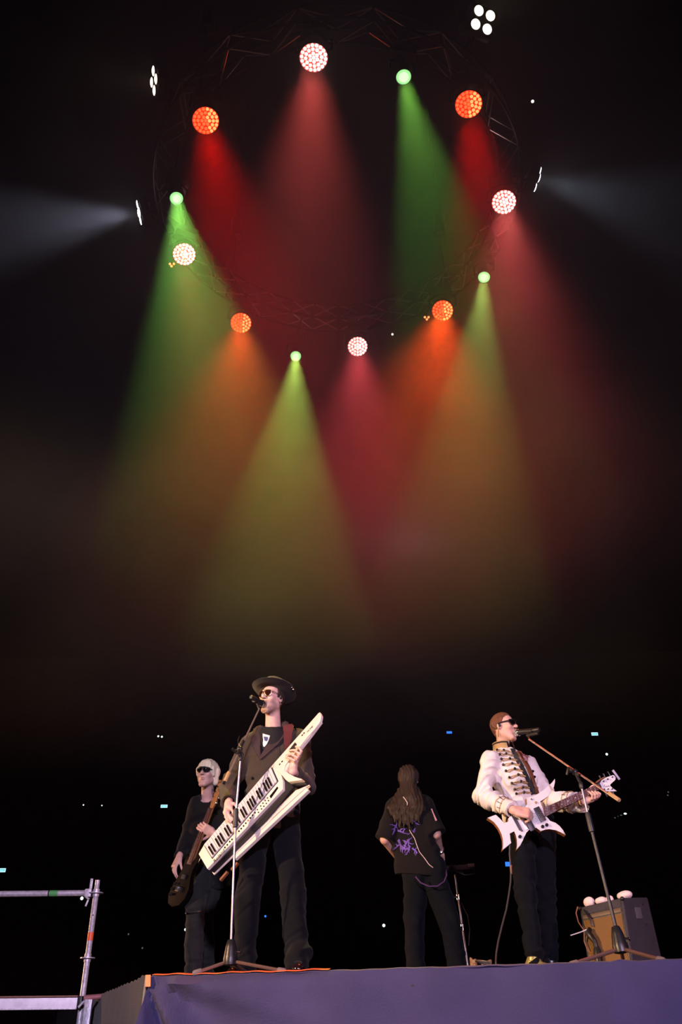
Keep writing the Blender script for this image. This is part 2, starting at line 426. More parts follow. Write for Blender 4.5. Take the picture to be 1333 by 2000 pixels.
class Head:
    def __init__(s, c, fwd, up=(0,0,1), size=1.0): s.c = Vector(c); s.M = frame(fwd, up); s.k = size
    def p(s, f, l, t): return s.c + s.M @ Vector((f, l, t)) * s.k
    def carve(s, F, neck, jaw=1.0, nose=1.0, ears=True):
        k, p, M = s.k, s.p, s.M
        F.ell(p(-.012,0,.034), (.097*k,.076*k,.086*k), M, .02)
        F.ell(p(.026,0,-.03), (.062*k,.060*k*jaw,.082*k), M, .03)
        F.cap(p(.064,.012,-.104), p(.064,-.012,-.104), .020*k, k=.022)
        for sd in (1,-1):
            F.cap(p(.0,.052*sd*jaw,-.058), p(.060,.016*sd,-.104), .017*k, .017*k, .026)
            F.cap(p(.078,.012*sd,.030), p(.066,.046*sd,.030), .011*k, .010*k, .014)
            F.ell(p(.060,.042*sd,-.018), (.024*k,.020*k,.020*k), M, .02)
        F.cap(p(.088,0,.020), p(.113*1,0,-.018), .008*k, .0125*k*nose, .012)
        for sd in (1,-1): F.ell(p(.100,.013*sd,-.022), (.011*k,.008*k,.008*k), M, .006)
        for sd in (1,-1):
            F.ell(p(.094,.031*sd,.010), (.016*k,.018*k,.013*k), M, .012, sub=True)
            F.ell(p(.078,.031*sd,.009), (.0125*k,.0125*k,.0125*k), M, .004)
            F.cap(p(.088,.018*sd,.0165), p(.082,.044*sd,.0145), .0035*k, k=.004)
        F.ell(p(.087,0,-.0530), (.008*k,.020*k,.0048*k), M, .006)
        F.ell(p(.085,0,-.0660), (.008*k,.017*k,.0055*k), M, .006)
        F.ell(p(.099,0,-.0595), (.010*k,.020*k,.0018*k), M, .003, sub=True)
        F.ell(p(.086,0,-.083), (.010*k,.018*k,.005*k), M, .012, sub=True)
        if ears:
            for sd in (1,-1):
                F.ell(p(-.008,.079*sd,-.004), (.018*k,.0085*k,.032*k), M, .006)
                F.ell(p(-.004,.086*sd,.002), (.009*k,.006*k,.017*k), M, .004, sub=True)
        F.cap(p(-.022,0,-.05), neck, .053*k, .060*k, .03)
    def tones(s, me, skin, lips=(.55,.17,.15), stubble=None, brow=None):
        n = len(me.vertices); V = np.empty(n * 3, np.float32); me.vertices.foreach_get('co', V); V = V.reshape(-1, 3)
        L = (V - V3(s.c)) @ np.array(s.M, dtype=np.float32) / s.k
        f, l, t = L[:,0], L[:,1], L[:,2]
        C = np.tile(np.array([*skin, 1.0]), (n, 1))
        def blend(m, c):
            C[:, :3] = C[:, :3] * (1 - m[:, None]) + np.array(c) * m[:, None]
        if stubble is not None:
            m = np.clip((-.030 - t) / .02, 0, 1) * np.clip((f + .01) / .03, 0, 1) * (np.abs(l) < .07) * (t > -.125) * .55
            m2 = ((np.abs(t + .042) < .006) & (f > .07) & (np.abs(l) < .028)) * .7
            blend(np.maximum(m, m2), stubble)
        m = np.exp(-((t + .0595) / .010) ** 4) * np.exp(-(l / .022) ** 4) * (f > .075)
        blend(m * .9, lips)
        if brow is not None: blend(np.exp(-((t - .033) / .006) ** 2) * (np.abs(l) > .012) * (np.abs(l) < .05) * (f > .06) * .8, brow)
        a = me.color_attributes.new('tone', 'FLOAT_COLOR', 'POINT'); a.data.foreach_set('color', C.astype(np.float32).ravel())

def hand(F, wrist, fwd, nrm, thumb_side, curls, k=1.0, spread=.10, thumb=(.7, .4), fk=.008, arm=None):
    """wrist point, finger direction, back-of-hand normal, side the thumb leaves from (+1/-1 on fwd x nrm), curl of each finger (3 joints)"""
    f = Vector(fwd).normalized(); n = Vector(nrm); n = (n - f * n.dot(f)).normalized(); s = f.cross(n) * thumb_side
    w = Vector(wrist)
    F.cap(w, w + f * .03 * k, .026*k, .026*k, .015, flat=(n, .75))
    M = Matrix((f, s, n)).transposed()
    F.box(w + f * .058 * k, (.044*k, .040*k, .0145*k), M, .013*k, .014)
    for i, c in enumerate(curls):        # 0 = index (thumb side) .. 3 = little
        off = (.030 - .0195 * i) * k
        L = (.042, .046, .043, .034)[i] * k; r = (.0088, .0092, .0088, .0078)[i] * k
        b = w + f * ((.094, .098, .094, .086)[i]) * k + s * off
        a = 0; d0 = (f + s * spread * (1.5 - i) * .6).normalized()
        F.cap(b - f * .02 * k, b, r * 1.12, r * 1.08, .008)
        for j, (ll, cj) in enumerate(zip((L, L * .62, L * .5), c)):
            a += cj; d = d0 * math.cos(a) - n * math.sin(a)
            e = b + d * ll; F.cap(b, e, r * (1.03 - .07 * j), r * (.97 - .09 * j), .003); b = e
    b = w + f * .028 * k + s * .030 * k - n * .004 * k
    d = (s * math.sin(thumb[0]) + f * math.cos(thumb[0]) - n * thumb[1] * .5).normalized()
    e = b + d * .042 * k; F.cap(b - f*.012*k - s*.008*k, e, .0155*k, .0115*k, .010)
    d2 = (d + f * .35 - n * thumb[1]).normalized(); e2 = e + d2 * .032 * k; F.cap(e, e2, .0110*k, .0100*k, .003)
    d3 = (d2 + f * .15 - n * thumb[1] * .6).normalized(); F.cap(e2, e2 + d3 * .024 * k, .0100*k, .0085*k, .003)

def two_bone(a, c, l1, l2, pole):
    """elbow or knee position between a and c bending towards pole"""
    a, c, pole = Vector(a), Vector(c), Vector(pole); d = c - a; L = min(d.length, (l1 + l2) * .999); u = d.normalized()
    x = (l1*l1 - l2*l2 + L*L) / (2*L); h = math.sqrt(max(l1*l1 - x*x, 0)); q = pole - a; q = (q - u * q.dot(u)).normalized()
    return a + u * x + q * h

# ---------------------------------------------------------------- laying trim on a surface
def bvh_of(o):
    me = o.data; M = MW(o); vs = [M @ v.co for v in me.vertices]
    return BVHTree.FromPolygons(vs, [tuple(p.vertices) for p in me.polygons])
def land(bvh, px, py, fall):
    """the point of a surface under a pixel of the photograph, with its normal"""
    d = ray(px, py).normalized(); h = bvh.ray_cast(CAM, d)
    if h[0] is None:
        p = P(px, py, fall); q = bvh.find_nearest(p)
        return q[0], q[1]
    n = h[1]
    if n.dot(d) > 0: n = -n
    return h[0], n
def polyline(pts, m):
    pts = [Vector((*p, 0)) if len(p) == 2 else Vector(p) for p in pts]
    L = [0]
    for a, b in zip(pts, pts[1:]): L.append(L[-1] + (b - a).length)
    out = []
    for i in range(m):
        t = L[-1] * i / (m - 1); j = max(k for k in range(len(L)-1) if L[k] <= t + 1e-9)
        u = (t - L[j]) / max(L[j+1] - L[j], 1e-9); out.append(pts[j].lerp(pts[j+1], u))
    return out
def drape(name, bvh, A, B, m, n, off, thick, material, parent, fall=6.0, back=False):
    """a thin sheet between two picture lines A and B, laid on a surface"""
    A, B = polyline(A, m), polyline(B, m); P0 = []; N0 = []
    for a, b in zip(A, B):
        for j in range(n):
            q = a.lerp(b, j / (n - 1)); p, nn = land(bvh, q.x, q.y, fall); P0.append(p); N0.append(nn)
    Ns = []
    for i in range(m):
        for j in range(n):
            s = Vector((0,0,0))
            for di in (-1,0,1):
                for dj in (-1,0,1):
                    ii, jj = i+di, j+dj
                    if 0 <= ii < m and 0 <= jj < n: s += N0[ii*n+jj]
            Ns.append(s.normalized())
    vs = [p + q * (off + thick) for p, q in zip(P0, Ns)] + [p + q * (off - .002) for p, q in zip(P0, Ns)]
    K = m * n; fs = []
    for i in range(m-1):
        for j in range(n-1):
            a = i*n+j; fs.append((a, a+1, a+n+1, a+n)); fs.append((K+a, K+a+n, K+a+n+1, K+a+1))
    for i in range(m-1):
        for j in (0, n-1): a = i*n+j; fs.append((a, a+n, K+a+n, K+a))
    for j in range(n-1):
        for i in (0, m-1): a = i*n+j; fs.append((a, K+a, K+a+1, a+1))
    me = bpy.data.meshes.new(name); me.from_pydata([tuple(v) for v in vs], [], fs); me.update()
    bm = bmesh.new(); bm.from_mesh(me); bmesh.ops.recalc_face_normals(bm, faces=bm.faces); bm.to_mesh(me); bm.free()
    smooth(me, 50); me.materials.append(material)
    return put(me, name, None, parent)
def drape_tube(mb, bvh, pts, r, off, m=16, fall=6.0, n=6):
    q = [land(bvh, p.x, p.y, fall) for p in polyline(pts, m)]
    mb.tube([p + nn * off for p, nn in q], r, n)
    return mb
def _cvx(s, planes, lo, hi, k=.006, sub=True):
    sl, X = s._sub(V3(lo), V3(hi))
    d = None
    for p, n in planes:
        n = V3(n); n = n / np.linalg.norm(n); q = (X - V3(p)) @ n
        d = q if d is None else np.maximum(d, q)
    s._merge(sl, d, k, sub); return s
Field.cvx = _cvx
def field_box(pts, m, h):
    a = np.array([V3(p) for p in pts]); return Field(a.min(0) - m, a.max(0) + m, h)
def legs_body(F, J, r=1.0):
    for sd in ('l', 'r'):
        F.cap(J['hip_'+sd], J['knee_'+sd], .078*r, .052*r, .03); F.cap(J['knee_'+sd], J['ankle_'+sd], .050*r, .034*r, .02)
        a = Vector(J['ankle_'+sd]); f = Vector(J['foot_'+sd]); F.cap(a + Vector((0,0,-.05)), a + f * .11 + Vector((0,0,-.065)), .024, .018, .01)
def torso_body(F, J, w=1.0, fl=(0,1,0)):
    F.cap(J['neck'] + Vector((0,0,-.17)), J['pelvis'], .125*w, .10*w, .03, flat=(fl, .68))
    F.cap(J['sh_l'] + (J['neck'] - J['sh_l'])*.2 - Vector((0,0,.02)), J['sh_r'] + (J['neck'] - J['sh_r'])*.2 - Vector((0,0,.02)), .045, .045, .03)
    F.cap(J['hip_l'], J['hip_r'], .07, .07, .03)
    for sd in ('l', 'r'):
        F.cap(J['sh_'+sd], J['el_'+sd], .047, .038, .03); F.cap(J['el_'+sd], J['wr_'+sd], .038, .026, .015)
def sleeve(F, J, sd, r0, r1, r2, ext=.0, k=.03):
    F.cap(J['sh_'+sd], J['el_'+sd], r0, r1, k); w = J['wr_'+sd]; e = J['el_'+sd]; d = (w - e).normalized()
    F.cap(e, w - d * (.02 - ext), r1, r2, k * .6)
    F.cvx([(w - d * (.035 - ext), -d)], w - Vector((.09,.09,.09)), w + Vector((.09,.09,.09)), sub=True) if False else None
def cuff_cut(F, w, d, back=.03, R=.085):
    """open the sleeve flat at the wrist"""
    d = Vector(d).normalized(); p = Vector(w) - d * back
    sl, X = F._sub(V3(w) - R, V3(w) + R)
    q = (X - V3(p)) @ V3(d); v = X - V3(p); rad = np.sqrt(np.maximum((v * v).sum(-1) - q * q, 0))
    reg = np.maximum(np.maximum(-q, rad - R * .8), q - R)
    F._merge(sl, reg, .003, True)
    F.cap(p - d * .02, p + d * .02, .030, .032, .003, sub=True)
def hulls(F, joints, radii, k):
    for (a, b), (ra, rb) in zip(zip(joints, joints[1:]), zip(radii, radii[1:])): F.cap(a, b, ra, rb, k)
def shoe(F, a, f, L=.27, r=.042, heel=.02, gz=0.0):
    """a: ankle joint, f: toe direction (flat), sole on z=gz"""
    a = Vector(a); f = Vector(f); f.z = 0; f.normalize(); g = Vector((a.x, a.y, gz))
    F.cap(g - f * .05 + Vector((0,0,.045)), g + f * (L - .12) + Vector((0,0,.036)), .043, .036, .02, flat=((0,0,1), .9))
    F.cap(g - f * .035 + Vector((0,0,.05)), Vector((a.x, a.y, a.z + .02)), .042, .044, .02)
    F.cap(g + f * .03 + Vector((0,0,.06)), g + f * .09 + Vector((0,0,.045)), .036, .034, .03)
    F.cvx([((0,0,gz + .002), (0,0,1))], g - Vector((.3,.3,.1)), g + Vector((.3,.3,.05)))
def sole(mb_name, a, f, mt, parent, L=.27, gz=0.0, heel=.012):
    a = Vector(a); f = Vector(f); f.z = 0; f.normalize(); s = Vector((-f.y, f.x, 0)); g = Vector((a.x, a.y, gz)); mb = MB()
    pts = []
    for i in range(24):
        t = 2*math.pi*i/24; c, w = math.cos(t), math.sin(t)
        pts.append(g + f * ((L - .17)/2 + .0 + (L/2 + .006) * c) + s * w * (.046 - .006 * c * -1 - .004))
    mb.prism(pts, (0, 0, .020)); return mb.build(mb_name, mt, parent)
# ---------------------------------------------------------------- the hall
def slab(name, lo, hi, material, kind='structure'):
    c = [(a + b) / 2 for a, b in zip(lo, hi)]; h = [(b - a) / 2 for a, b in zip(lo, hi)]
    o = MB().box(c, h).build(name, material, None, sm=None); tag(o, kind=kind); return o
FZ = -1.7
slab('floor', (-46, -16, FZ - .2), (46, 60.2, FZ), M_floor)
slab('ceiling', (-46, -16, 24), (46, 60.4, 24.3), M_wall)
slab('wall_back', (-46, 60, FZ), (46, 60.4, 24), M_wall)
slab('wall_left', (-46.4, -16, FZ), (-46, 60.4, 24), M_wall)
slab('wall_right', (46, -16, FZ), (46.4, 60.4, 24), M_wall)
for k in range(9):
    slab('seating_tier', (-44, 42 + k * 2, FZ), (44, 42 + k * 2 + 2.0, FZ + .55 * (k + 1)), M_wall)
# the stage
E0 = PZ(300, 1912, 0); E1 = PZ(1333, 1880, 0); ed = (E1 - E0).normalized(); en = Vector((ed.y, -ed.x, 0))   # en: towards the audience
BACK = PZ(200, 1945, 0); sd_ = (BACK - E0).normalized()
ER = E0 + ed * 9.5
stage_poly = [E0, ER, ER + Vector((0, 9, 0)), E0 + sd_ * 7.5]
o = MB().prism([(p.x, p.y, FZ + .02) for p in stage_poly], (0, 0, -FZ - .03)).build('stage_platform', M_deck, None, sm=None); tag(o, kind='structure')

def sheet(name, fn, nu, nv, thick, material, parent):
    vs = []; fs = []
    for side in (0, 1):
        for i in range(nu):
            for j in range(nv):
                vs.append(fn(i / (nu - 1), j / (nv - 1), side))
    K = nu * nv
    for i in range(nu-1):
        for j in range(nv-1):
            a = i*nv+j; fs.append((a, a+1, a+nv+1, a+nv)); fs.append((K+a, K+a+nv, K+a+nv+1, K+a+1))
    for i in range(nu-1):
        for j in (0, nv-1): a = i*nv+j; fs.append((a, a+nv, K+a+nv, K+a))
    for j in range(nv-1):
        for i in (0, nu-1): a = i*nv+j; fs.append((a, K+a, K+a+1, a+1))
    me = bpy.data.meshes.new(name); me.from_pydata(vs, [], fs)
    bm = bmesh.new(); bm.from_mesh(me); bmesh.ops.recalc_face_normals(bm, faces=bm.faces); bm.to_mesh(me); bm.free()
    smooth(me, 60); me.materials.append(material); return put(me, name, None, parent)
SKL = 9.0
def skirt_fn(u, v, side):
    s = u ** 1.25 * SKL; t = v * 1.66
    ns = math.sin
    w = .010 * ns(s * 5.1 + 1) + .008 * ns(s * 11.3 + t * 2)
    # diagonal drags running down from the gathered corner
    g = math.exp(-s / .85) * min(1, t / .05 + .15)
    ang = math.atan2(t, s + .02)
    w += g * (.10 * ns(ang * 9.5 + .4) + .03 * abs(ns(ang * 17 + 1))) * min(1, math.hypot(s, t) * 3)
    w += .030 * ns(s * 2.3 + t * 1.2) * min(1, t) + .022 * math.exp(-((s - 2.62 - t * .12) / .05) ** 2) * min(1, t * 9)
    w += .012 * ns(t * 7 - s * 1.7) * min(1, t * 3)
    top = .002 * ns(s * 13) + .002 * ns(s * 37 + 1) + .010 * math.exp(-((s - 2.72) / .03) ** 2) + .006 * math.exp(-((s - .75) / .05) ** 2)
    p = E0 + ed * s + en * (.045 + max(w, -.028 + .01 * w) - (.004 if side else 0))
    return (p.x, p.y, .006 + top * (1 - v) - t - (0 if not side else 0) )
sk = empty('stage_skirt', E0 + Vector((0, 0, FZ)), 'grey lavender cloth skirt hanging along the front of the stage', 'stage skirt')
sheet('cloth', skirt_fn, 260, 40, .004, M_skirt, sk)
# cloth doubled over the lip of the deck
def lip_fn(u, v, side):
    s = u * SKL; a = v
    top = .002 * math.sin(s * 13) + .002 * math.sin(s * 37 + 1) + .010 * math.exp(-((s - 2.72) / .03) ** 2)
    p = E0 + ed * s + en * (.045 - a * .10 )
    return (p.x, p.y, .010 + top * (1 - a) + .008 * math.sin(a * 3.1) - (.005 if side else 0))
sheet('folded_hem', lip_fn, 200, 4, .004, M_skirt, sk)
for s_ in (.36, .41, .46, 1.05, 1.62, 2.30):
    p = E0 + ed * s_ + en * .052; MB().box((p.x, p.y, -.055 - .02 * math.sin(s_ * 9)), (.007, .004, .004), frame(ed, (0,0,1))).build('staple_tear', M_black_plastic, sk)
# olive cloth over the side
def olive_fn(u, v, side):
    s = u * 2.9; t = v * 1.66
    w = .030 * math.sin(s * 7 + 1 + v) * (.1 + v) + .008 * math.sin(s * 17 + 2 * v) * (.2 + v)
    q = E0 + sd_ * s
    n2 = Vector((-1, -.45, 0)).normalized()
    drag = Vector((.05, -.05, 0)) * math.exp(-s / .15) * v * 1.5
    p = q + n2 * (.04 + w * .7 + .10 * v - (.005 if side else 0)) + drag
    top = -.02 * u + .005 * math.sin(s * 40) * min(1, s * 3) + .010 * math.exp(-((s-.18)/.12)**2)
    return (p.x, p.y, .018 + top - t)
oc = empty('side_cloth', E0 + Vector((-.2, .3, FZ)), 'dark olive brown cloth hanging over the left side of the stage', 'cloth')
sheet('cloth', olive_fn, 120, 24, .004, M_olive, oc)
hb = MB(); hb.tube([Vector(olive_fn(.004, k / 20, 0)) + Vector((.004 + .02 * math.sin(k * .9) * k / 20, -.012, 0)) for k in range(20)], .009, 8)
tag(hb.build('pale_hem', mat('pale_hem', (.22,.19,.17), .8), oc), 'pale rolled hem')
# orange tape
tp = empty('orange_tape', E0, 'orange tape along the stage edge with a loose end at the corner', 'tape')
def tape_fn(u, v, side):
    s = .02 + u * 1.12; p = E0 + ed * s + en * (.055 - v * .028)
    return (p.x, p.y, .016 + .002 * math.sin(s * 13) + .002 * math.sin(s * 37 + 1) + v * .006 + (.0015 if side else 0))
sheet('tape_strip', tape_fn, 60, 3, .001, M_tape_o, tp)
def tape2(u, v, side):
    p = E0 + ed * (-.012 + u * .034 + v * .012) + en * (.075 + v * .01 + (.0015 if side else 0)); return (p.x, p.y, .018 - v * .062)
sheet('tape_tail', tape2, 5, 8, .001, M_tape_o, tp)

# ---------------------------------------------------------------- haze
hz = MB().box((0, 8.4, 6.5), (9, 7.6, 4.4)).build('haze', None, None, sm=None); tag(hz, 'thin stage haze hanging under the ring of lights', None, None, 'stuff')
m = bpy.data.materials.new('haze'); m.use_nodes = True; nt = m.node_tree; nt.nodes.clear(); N = nt.nodes.new; L = nt.links.new
out = N('ShaderNodeOutputMaterial'); vsn = N('ShaderNodeVolumeScatter'); L(vsn.outputs[0], out.inputs[1]); vsn.inputs['Anisotropy'].default_value = .25
geo = N('ShaderNodeNewGeometry'); nz = N('ShaderNodeTexNoise'); nz.inputs['Scale'].default_value = .8; nz.inputs['Detail'].default_value = 4; nz.inputs['Distortion'].default_value = .6
L(geo.outputs['Position'], nz.inputs['Vector'])
mr = N('ShaderNodeMapRange'); L(nz.outputs['Fac'], mr.inputs[0])
for i, v in enumerate((.33, .67, .45, 1.45)): mr.inputs[i+1].default_value = v
sx = N('ShaderNodeSeparateXYZ'); L(geo.outputs['Position'], sx.inputs[0])
cr = N('ShaderNodeMapRange'); cr.interpolation_type = 'SMOOTHSTEP'; L(sx.outputs[2], cr.inputs[0])
for i, v in enumerate((.5, 6.0, .0, 1.0)): cr.inputs[i+1].default_value = v
mu = N('ShaderNodeMath'); mu.operation = 'MULTIPLY'; L(mr.outputs[0], mu.inputs[0]); L(cr.outputs[0], mu.inputs[1])
m2 = N('ShaderNodeMath'); m2.operation = 'MULTIPLY'; L(mu.outputs[0], m2.inputs[0]); m2.inputs[1].default_value = .055
# thins out sideways, away from the ring
dv = N('ShaderNodeVectorMath'); dv.operation = 'DISTANCE'; cv = N('ShaderNodeCombineXYZ'); L(sx.outputs[0], cv.inputs[0]); L(sx.outputs[1], cv.inputs[1]); L(cv.outputs[0], dv.inputs[0]); dv.inputs[1].default_value = (0, 7.0, 0)
rd = N('ShaderNodeMapRange'); rd.interpolation_type = 'SMOOTHSTEP'; L(dv.outputs['Value'], rd.inputs[0])
for i, v in enumerate((2.6, 5.6, 1.0, .04)): rd.inputs[i+1].default_value = v
m3 = N('ShaderNodeMath'); m3.operation = 'MULTIPLY'; L(m2.outputs[0], m3.inputs[0]); L(rd.outputs[0], m3.inputs[1])
L(m3.outputs[0], vsn.inputs['Density']); hz.data.materials.append(m)

# ---------------------------------------------------------------- ring truss
RC, RR, TZ = Vector((0, 6.95, 0)), 2.12, 8.62
tr = empty('ring_truss', RC + Vector((0, 0, TZ)), 'round aluminium lattice truss hanging overhead, carrying all the lamps', 'truss')
def rp(a, dr, dz): return Vector((RC.x + (RR + dr) * math.cos(a), RC.y + (RR + dr) * math.sin(a), TZ + dz))
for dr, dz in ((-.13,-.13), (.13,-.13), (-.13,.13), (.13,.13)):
    MB().tube([rp(2*math.pi*i/96, dr, dz) for i in range(96)], .017, 8, True).build('chord', M_black_paint, tr)  # same metal as the braces; their unlit look is put into the dark colour
brace_n = 0
for i in range(36):
    a0, a1 = 2*math.pi*i/36, 2*math.pi*(i+1)/36
    am = (a0 + a1) / 2
    fl = i % 2
    for (q, r) in (((-.13,-.13), (.13,-.13)), ((.13,-.13), (.13,.13)), ((-.13,-.13), (-.13,.13)), ((-.13,.13), (.13,.13))):
        A, B = (q, r) if fl else (r, q)
        MB().cyl(rp(a0, *A), rp(a1, *B), .009, n=6, caps=False).build('brace', M_truss, tr, sm=60)
for k in range(4):
    a = math.pi/4 + k * math.pi/2
    ch = empty('hoist_chain', rp(a, 0, .13), ['steel chain lifting the ring truss at its far right quarter', 'steel chain lifting the ring truss at its far left quarter',
        'steel chain lifting the ring truss at its near left quarter', 'steel chain lifting the ring truss at its near right quarter'][k], 'chain', 'chains lifting the ring truss')
    mb = MB(); p = rp(a, 0, .0)
    mb.cyl(p, (p.x, p.y, 23.99), .011, n=6); mb.build('chain', M_black_paint, ch)
    MB().lathe((p.x, p.y, TZ + 1.0), (0,0,1), [(0,.03),(.03,.085),(.40,.085),(.46,.05)], 14).build('hoist_motor', M_black_paint, ch)
    MB().tube([rp(a, -.14, -.14), p + Vector((0,0,.42)), rp(a, .14, -.14)], .012, 6).build('sling', M_black_paint, ch)

# ---------------------------------------------------------------- lamps on the ring
def cell_mesh(name, r, mt):
    mb = MB(); mb.lathe((0,0,-.006), (0,0,1), [(0, r), (.008, r*.96), (.0125, r*.62), (.014, r*.15)], 10); return mb.mesh(name, mt)
CELLS = {'ww': cell_mesh('led_lens', .0186, M_cell_white), 'wh': cell_mesh('led_lens', .0190, M_cell_hot),
         'rr': cell_mesh('led_lens', .0184, M_cell_red), 'rh': cell_mesh('led_lens', .0184, M_cell_redhot)}
WLAB = ['pale pink', 'red', 'pale pink', 'red', 'pale pink', 'red', 'pale pink', 'red']
WHERE = ['at the near end of the ring', 'at the near left of the ring under a warm blinder lamp', 'seen through the green beam on the left',
         'at the far left of the ring, right of the green beam', 'at the far end of the ring under the truss lattice', 'at the far right of the ring',
         'right of the ring, brightest on that side', 'at the near right of the ring']
GWH = ['beside the topmost pink lamp', 'at the left end of the ring', 'lowest of the lamps on the ring', 'at the far right of the ring above the red lamp']
def hang(root, p, aim, reach, rad, depth):
    """yoke, base and clamp between a lamp head and the truss"""
    side = Vector((aim.y, -aim.x, 0)); side = side.normalized() if side.length > .01 else Vector((1,0,0))
    c = p - aim * depth * .5
    top = Vector((c.x, c.y, TZ - .30))
    if (top - c).z < rad + .10: top.z = c.z + rad + .10
    mb = MB()
    u1, u2 = c + side * (rad + .03), c - side * (rad + .03); tz = (top - c) * .75
    mb.tube([c + side * rad * .9, u1, u1 + tz, top + side * rad * .55, top - side * rad * .55, u2 + tz, u2, c - side * rad * .9], .014, 6)
    mb.build('yoke', M_black_paint, root)
    MB().box(top + Vector((0,0,.045)), (.14, .10, .05), frame(side, (0,0,1)), .012).build('base', M_black_plastic, root)
    a = math.atan2(c.y - RC.y, c.x - RC.x)
    t1 = rp(a, -.13, -.13); t2 = rp(a, .13, -.13)
    mb = MB()
    for t in (t1, t2): mb.tube([top + Vector((0,0,.09)), top.lerp(t, .5) + Vector((0,0,.06)), t], .012, 6)
    mb.build('clamp', M_black_paint, root)
wi = gi = 0
for kind, px, tg, col_, s_, ang in RING:
    p = PZ(*px, 8.0); t = PZ(*tg, 2.0); d = (t - p).normalized()
    q = d.to_track_quat('Z', 'Y').to_matrix(); s = .7 * s_ + 0
    if kind == 'w':
        red = WLAB[wi] == 'red'
        root = empty('wash_light', p, '%s LED wash lamp %s' % (WLAB[wi], WHERE[wi]), 'stage lamp', 'LED wash lamps on the ring truss', q)
        MB().lathe(p - d * .30, d, [(0,.06),(.02,.11),(.12,.135),(.22,.152),(.285,.152),(.30,.147),(.303,.143),(.292,.141)], 28).build('housing', M_black_plastic, root)
        MB().lathe(p - d * .012, d, [(0,.1405),(.008,.1405)], 36).build('lens_plate', M_plate_red if red else M_plate_white, root)
        for ring, (n, r) in enumerate(((1, 0), (6, .040), (12, .081), (18, .1205))):
            for i in range(n):
                a = 2 * math.pi * (i + .5 * (ring % 2)) / max(n, 1)
                lx, ly = r * math.cos(a), r * math.sin(a)
                w = p + q @ Vector((lx, ly, 0))
                hot = (w - p).dot(RT) > .02
                o = bpy.data.objects.new('led_lens', CELLS[('rh' if hot else 'rr') if red else ('wh' if hot else 'ww')]); COL.objects.link(o)
                o.parent = root; o.location = (lx, ly, -.002)
        hang(root, p, d, .45, .15, .28); wi += 1
        gl = bpy.data.lights.new('wash_lamp_spill', 'POINT'); gl.energy = 2.2; gl.color = (1,.10,.03) if red else (1,.55,.48); gl.shadow_soft_size = .10
        go = bpy.data.objects.new('wash_lamp_spill', gl); COL.objects.link(go); go.location = p + d * .16; go.parent = root; go.matrix_parent_inverse = MW(root).inverted()
        lt = spot('wash_lamp_beam', p + d * .03, t, col_, RING_POWER * s_, ang, 1.0, .13)
    else:
        root = empty('beam_light', p, 'small green beam lamp %s' % GWH[gi], 'stage lamp', 'green beam lamps on the ring truss', q)
        MB().lathe(p - d * .34, d, [(0,.05),(.02,.085),(.20,.095),(.30,.088),(.338,.082),(.342,.078),(.325,.076)], 24).build('housing', M_black_plastic, root)
        MB().lathe(p - d * .02, d, [(0,.0755),(.006,.0755),(.016,.055),(.020,.02)], 28).build('front_lens', M_green_lens, root)
        MB().lathe(p - d * .002, d, [(0,.050),(.004,.048),(.006,.02)], 20).build('lens_core', M_green_core, root)
        hang(root, p, d, .45, .10, .30); gi += 1
        lt = spot('beam_lamp_beam', p + d * .03, t, col_, RING_POWER * s_, ang, .22, .065)
    lt.parent = root; lt.matrix_parent_inverse = MW(root).inverted()

# four-cell blinder lamps on the outside of the ring
BL = [((303,158), (-.90,-.30,-.30), M_warm_lamp, 'warm four cell blinder lamp turned left, seen nearly edge on at upper left', (1,.75,.5), 6, 60),
      ((943,40), (.30,-.72,-.62), M_warm_lamp, 'warm four cell blinder lamp facing the camera at upper right', (1,.75,.5), 5, 60),
      ((274,415), (-.95,-.10,-.30), M_cool_lamp, 'cool white blinder lamp edge on at the left, throwing light left', (.74,.74,1), 620, 46),
      ((1048,350), (.97,.16,-.20), M_cool_lamp, 'cool white blinder lamp at the right turned away, throwing light right', (.66,.78,1), 230, 50)]
for px, nn, lm, lab, c_, en_, an_ in BL:
    p = PZ(*px, 8.8); n = Vector(nn).normalized(); F3 = frame(n, (0,0,1)); root = empty('blinder_light', p, lab, 'stage lamp', 'four cell blinder lamps on the ring truss', F3)
    S, U3 = F3.col[1], F3.col[2]
    MB().box(p - n * .06, (.055, .15, .15), F3, .015).build('housing', M_black_paint, root)
    for sy in (1, -1):
        for sz in (1, -1):
            c = p + S * sy * .07 + U3 * sz * .07
            MB().lathe(c - n * .01, n, [(0,.048),(.012,.052),(.022,.058),(.024,.054)], 20).build('reflector', M_chrome, root)
            MB().lathe(c + n * .008, n, [(0,.0545),(.008,.053),(.016,.035)], 20).build('lamp', lm, root)
    MB().box(p - n * .05 + U3 * .16, (.02, .03, .012), F3).build('bracket', M_steel, root)
    MB().box(p - n * .125 + U3 * .06 + S * .05, (.012, .03, .012), F3).build('power_plug', M_steel, root)
    a = math.atan2(p.y - RC.y, p.x - RC.x); mb = MB()
    for dz in (-.13, .13): mb.tube([p - n * .08, rp(a, .13, dz)], .013, 6)
    mb.build('clamp', M_black_paint, root)
    lt = spot('blinder_beam', p + n * .05, p + n, c_, en_, an_, 1.0, .10); lt.parent = root; lt.matrix_parent_inverse = MW(root).inverted()
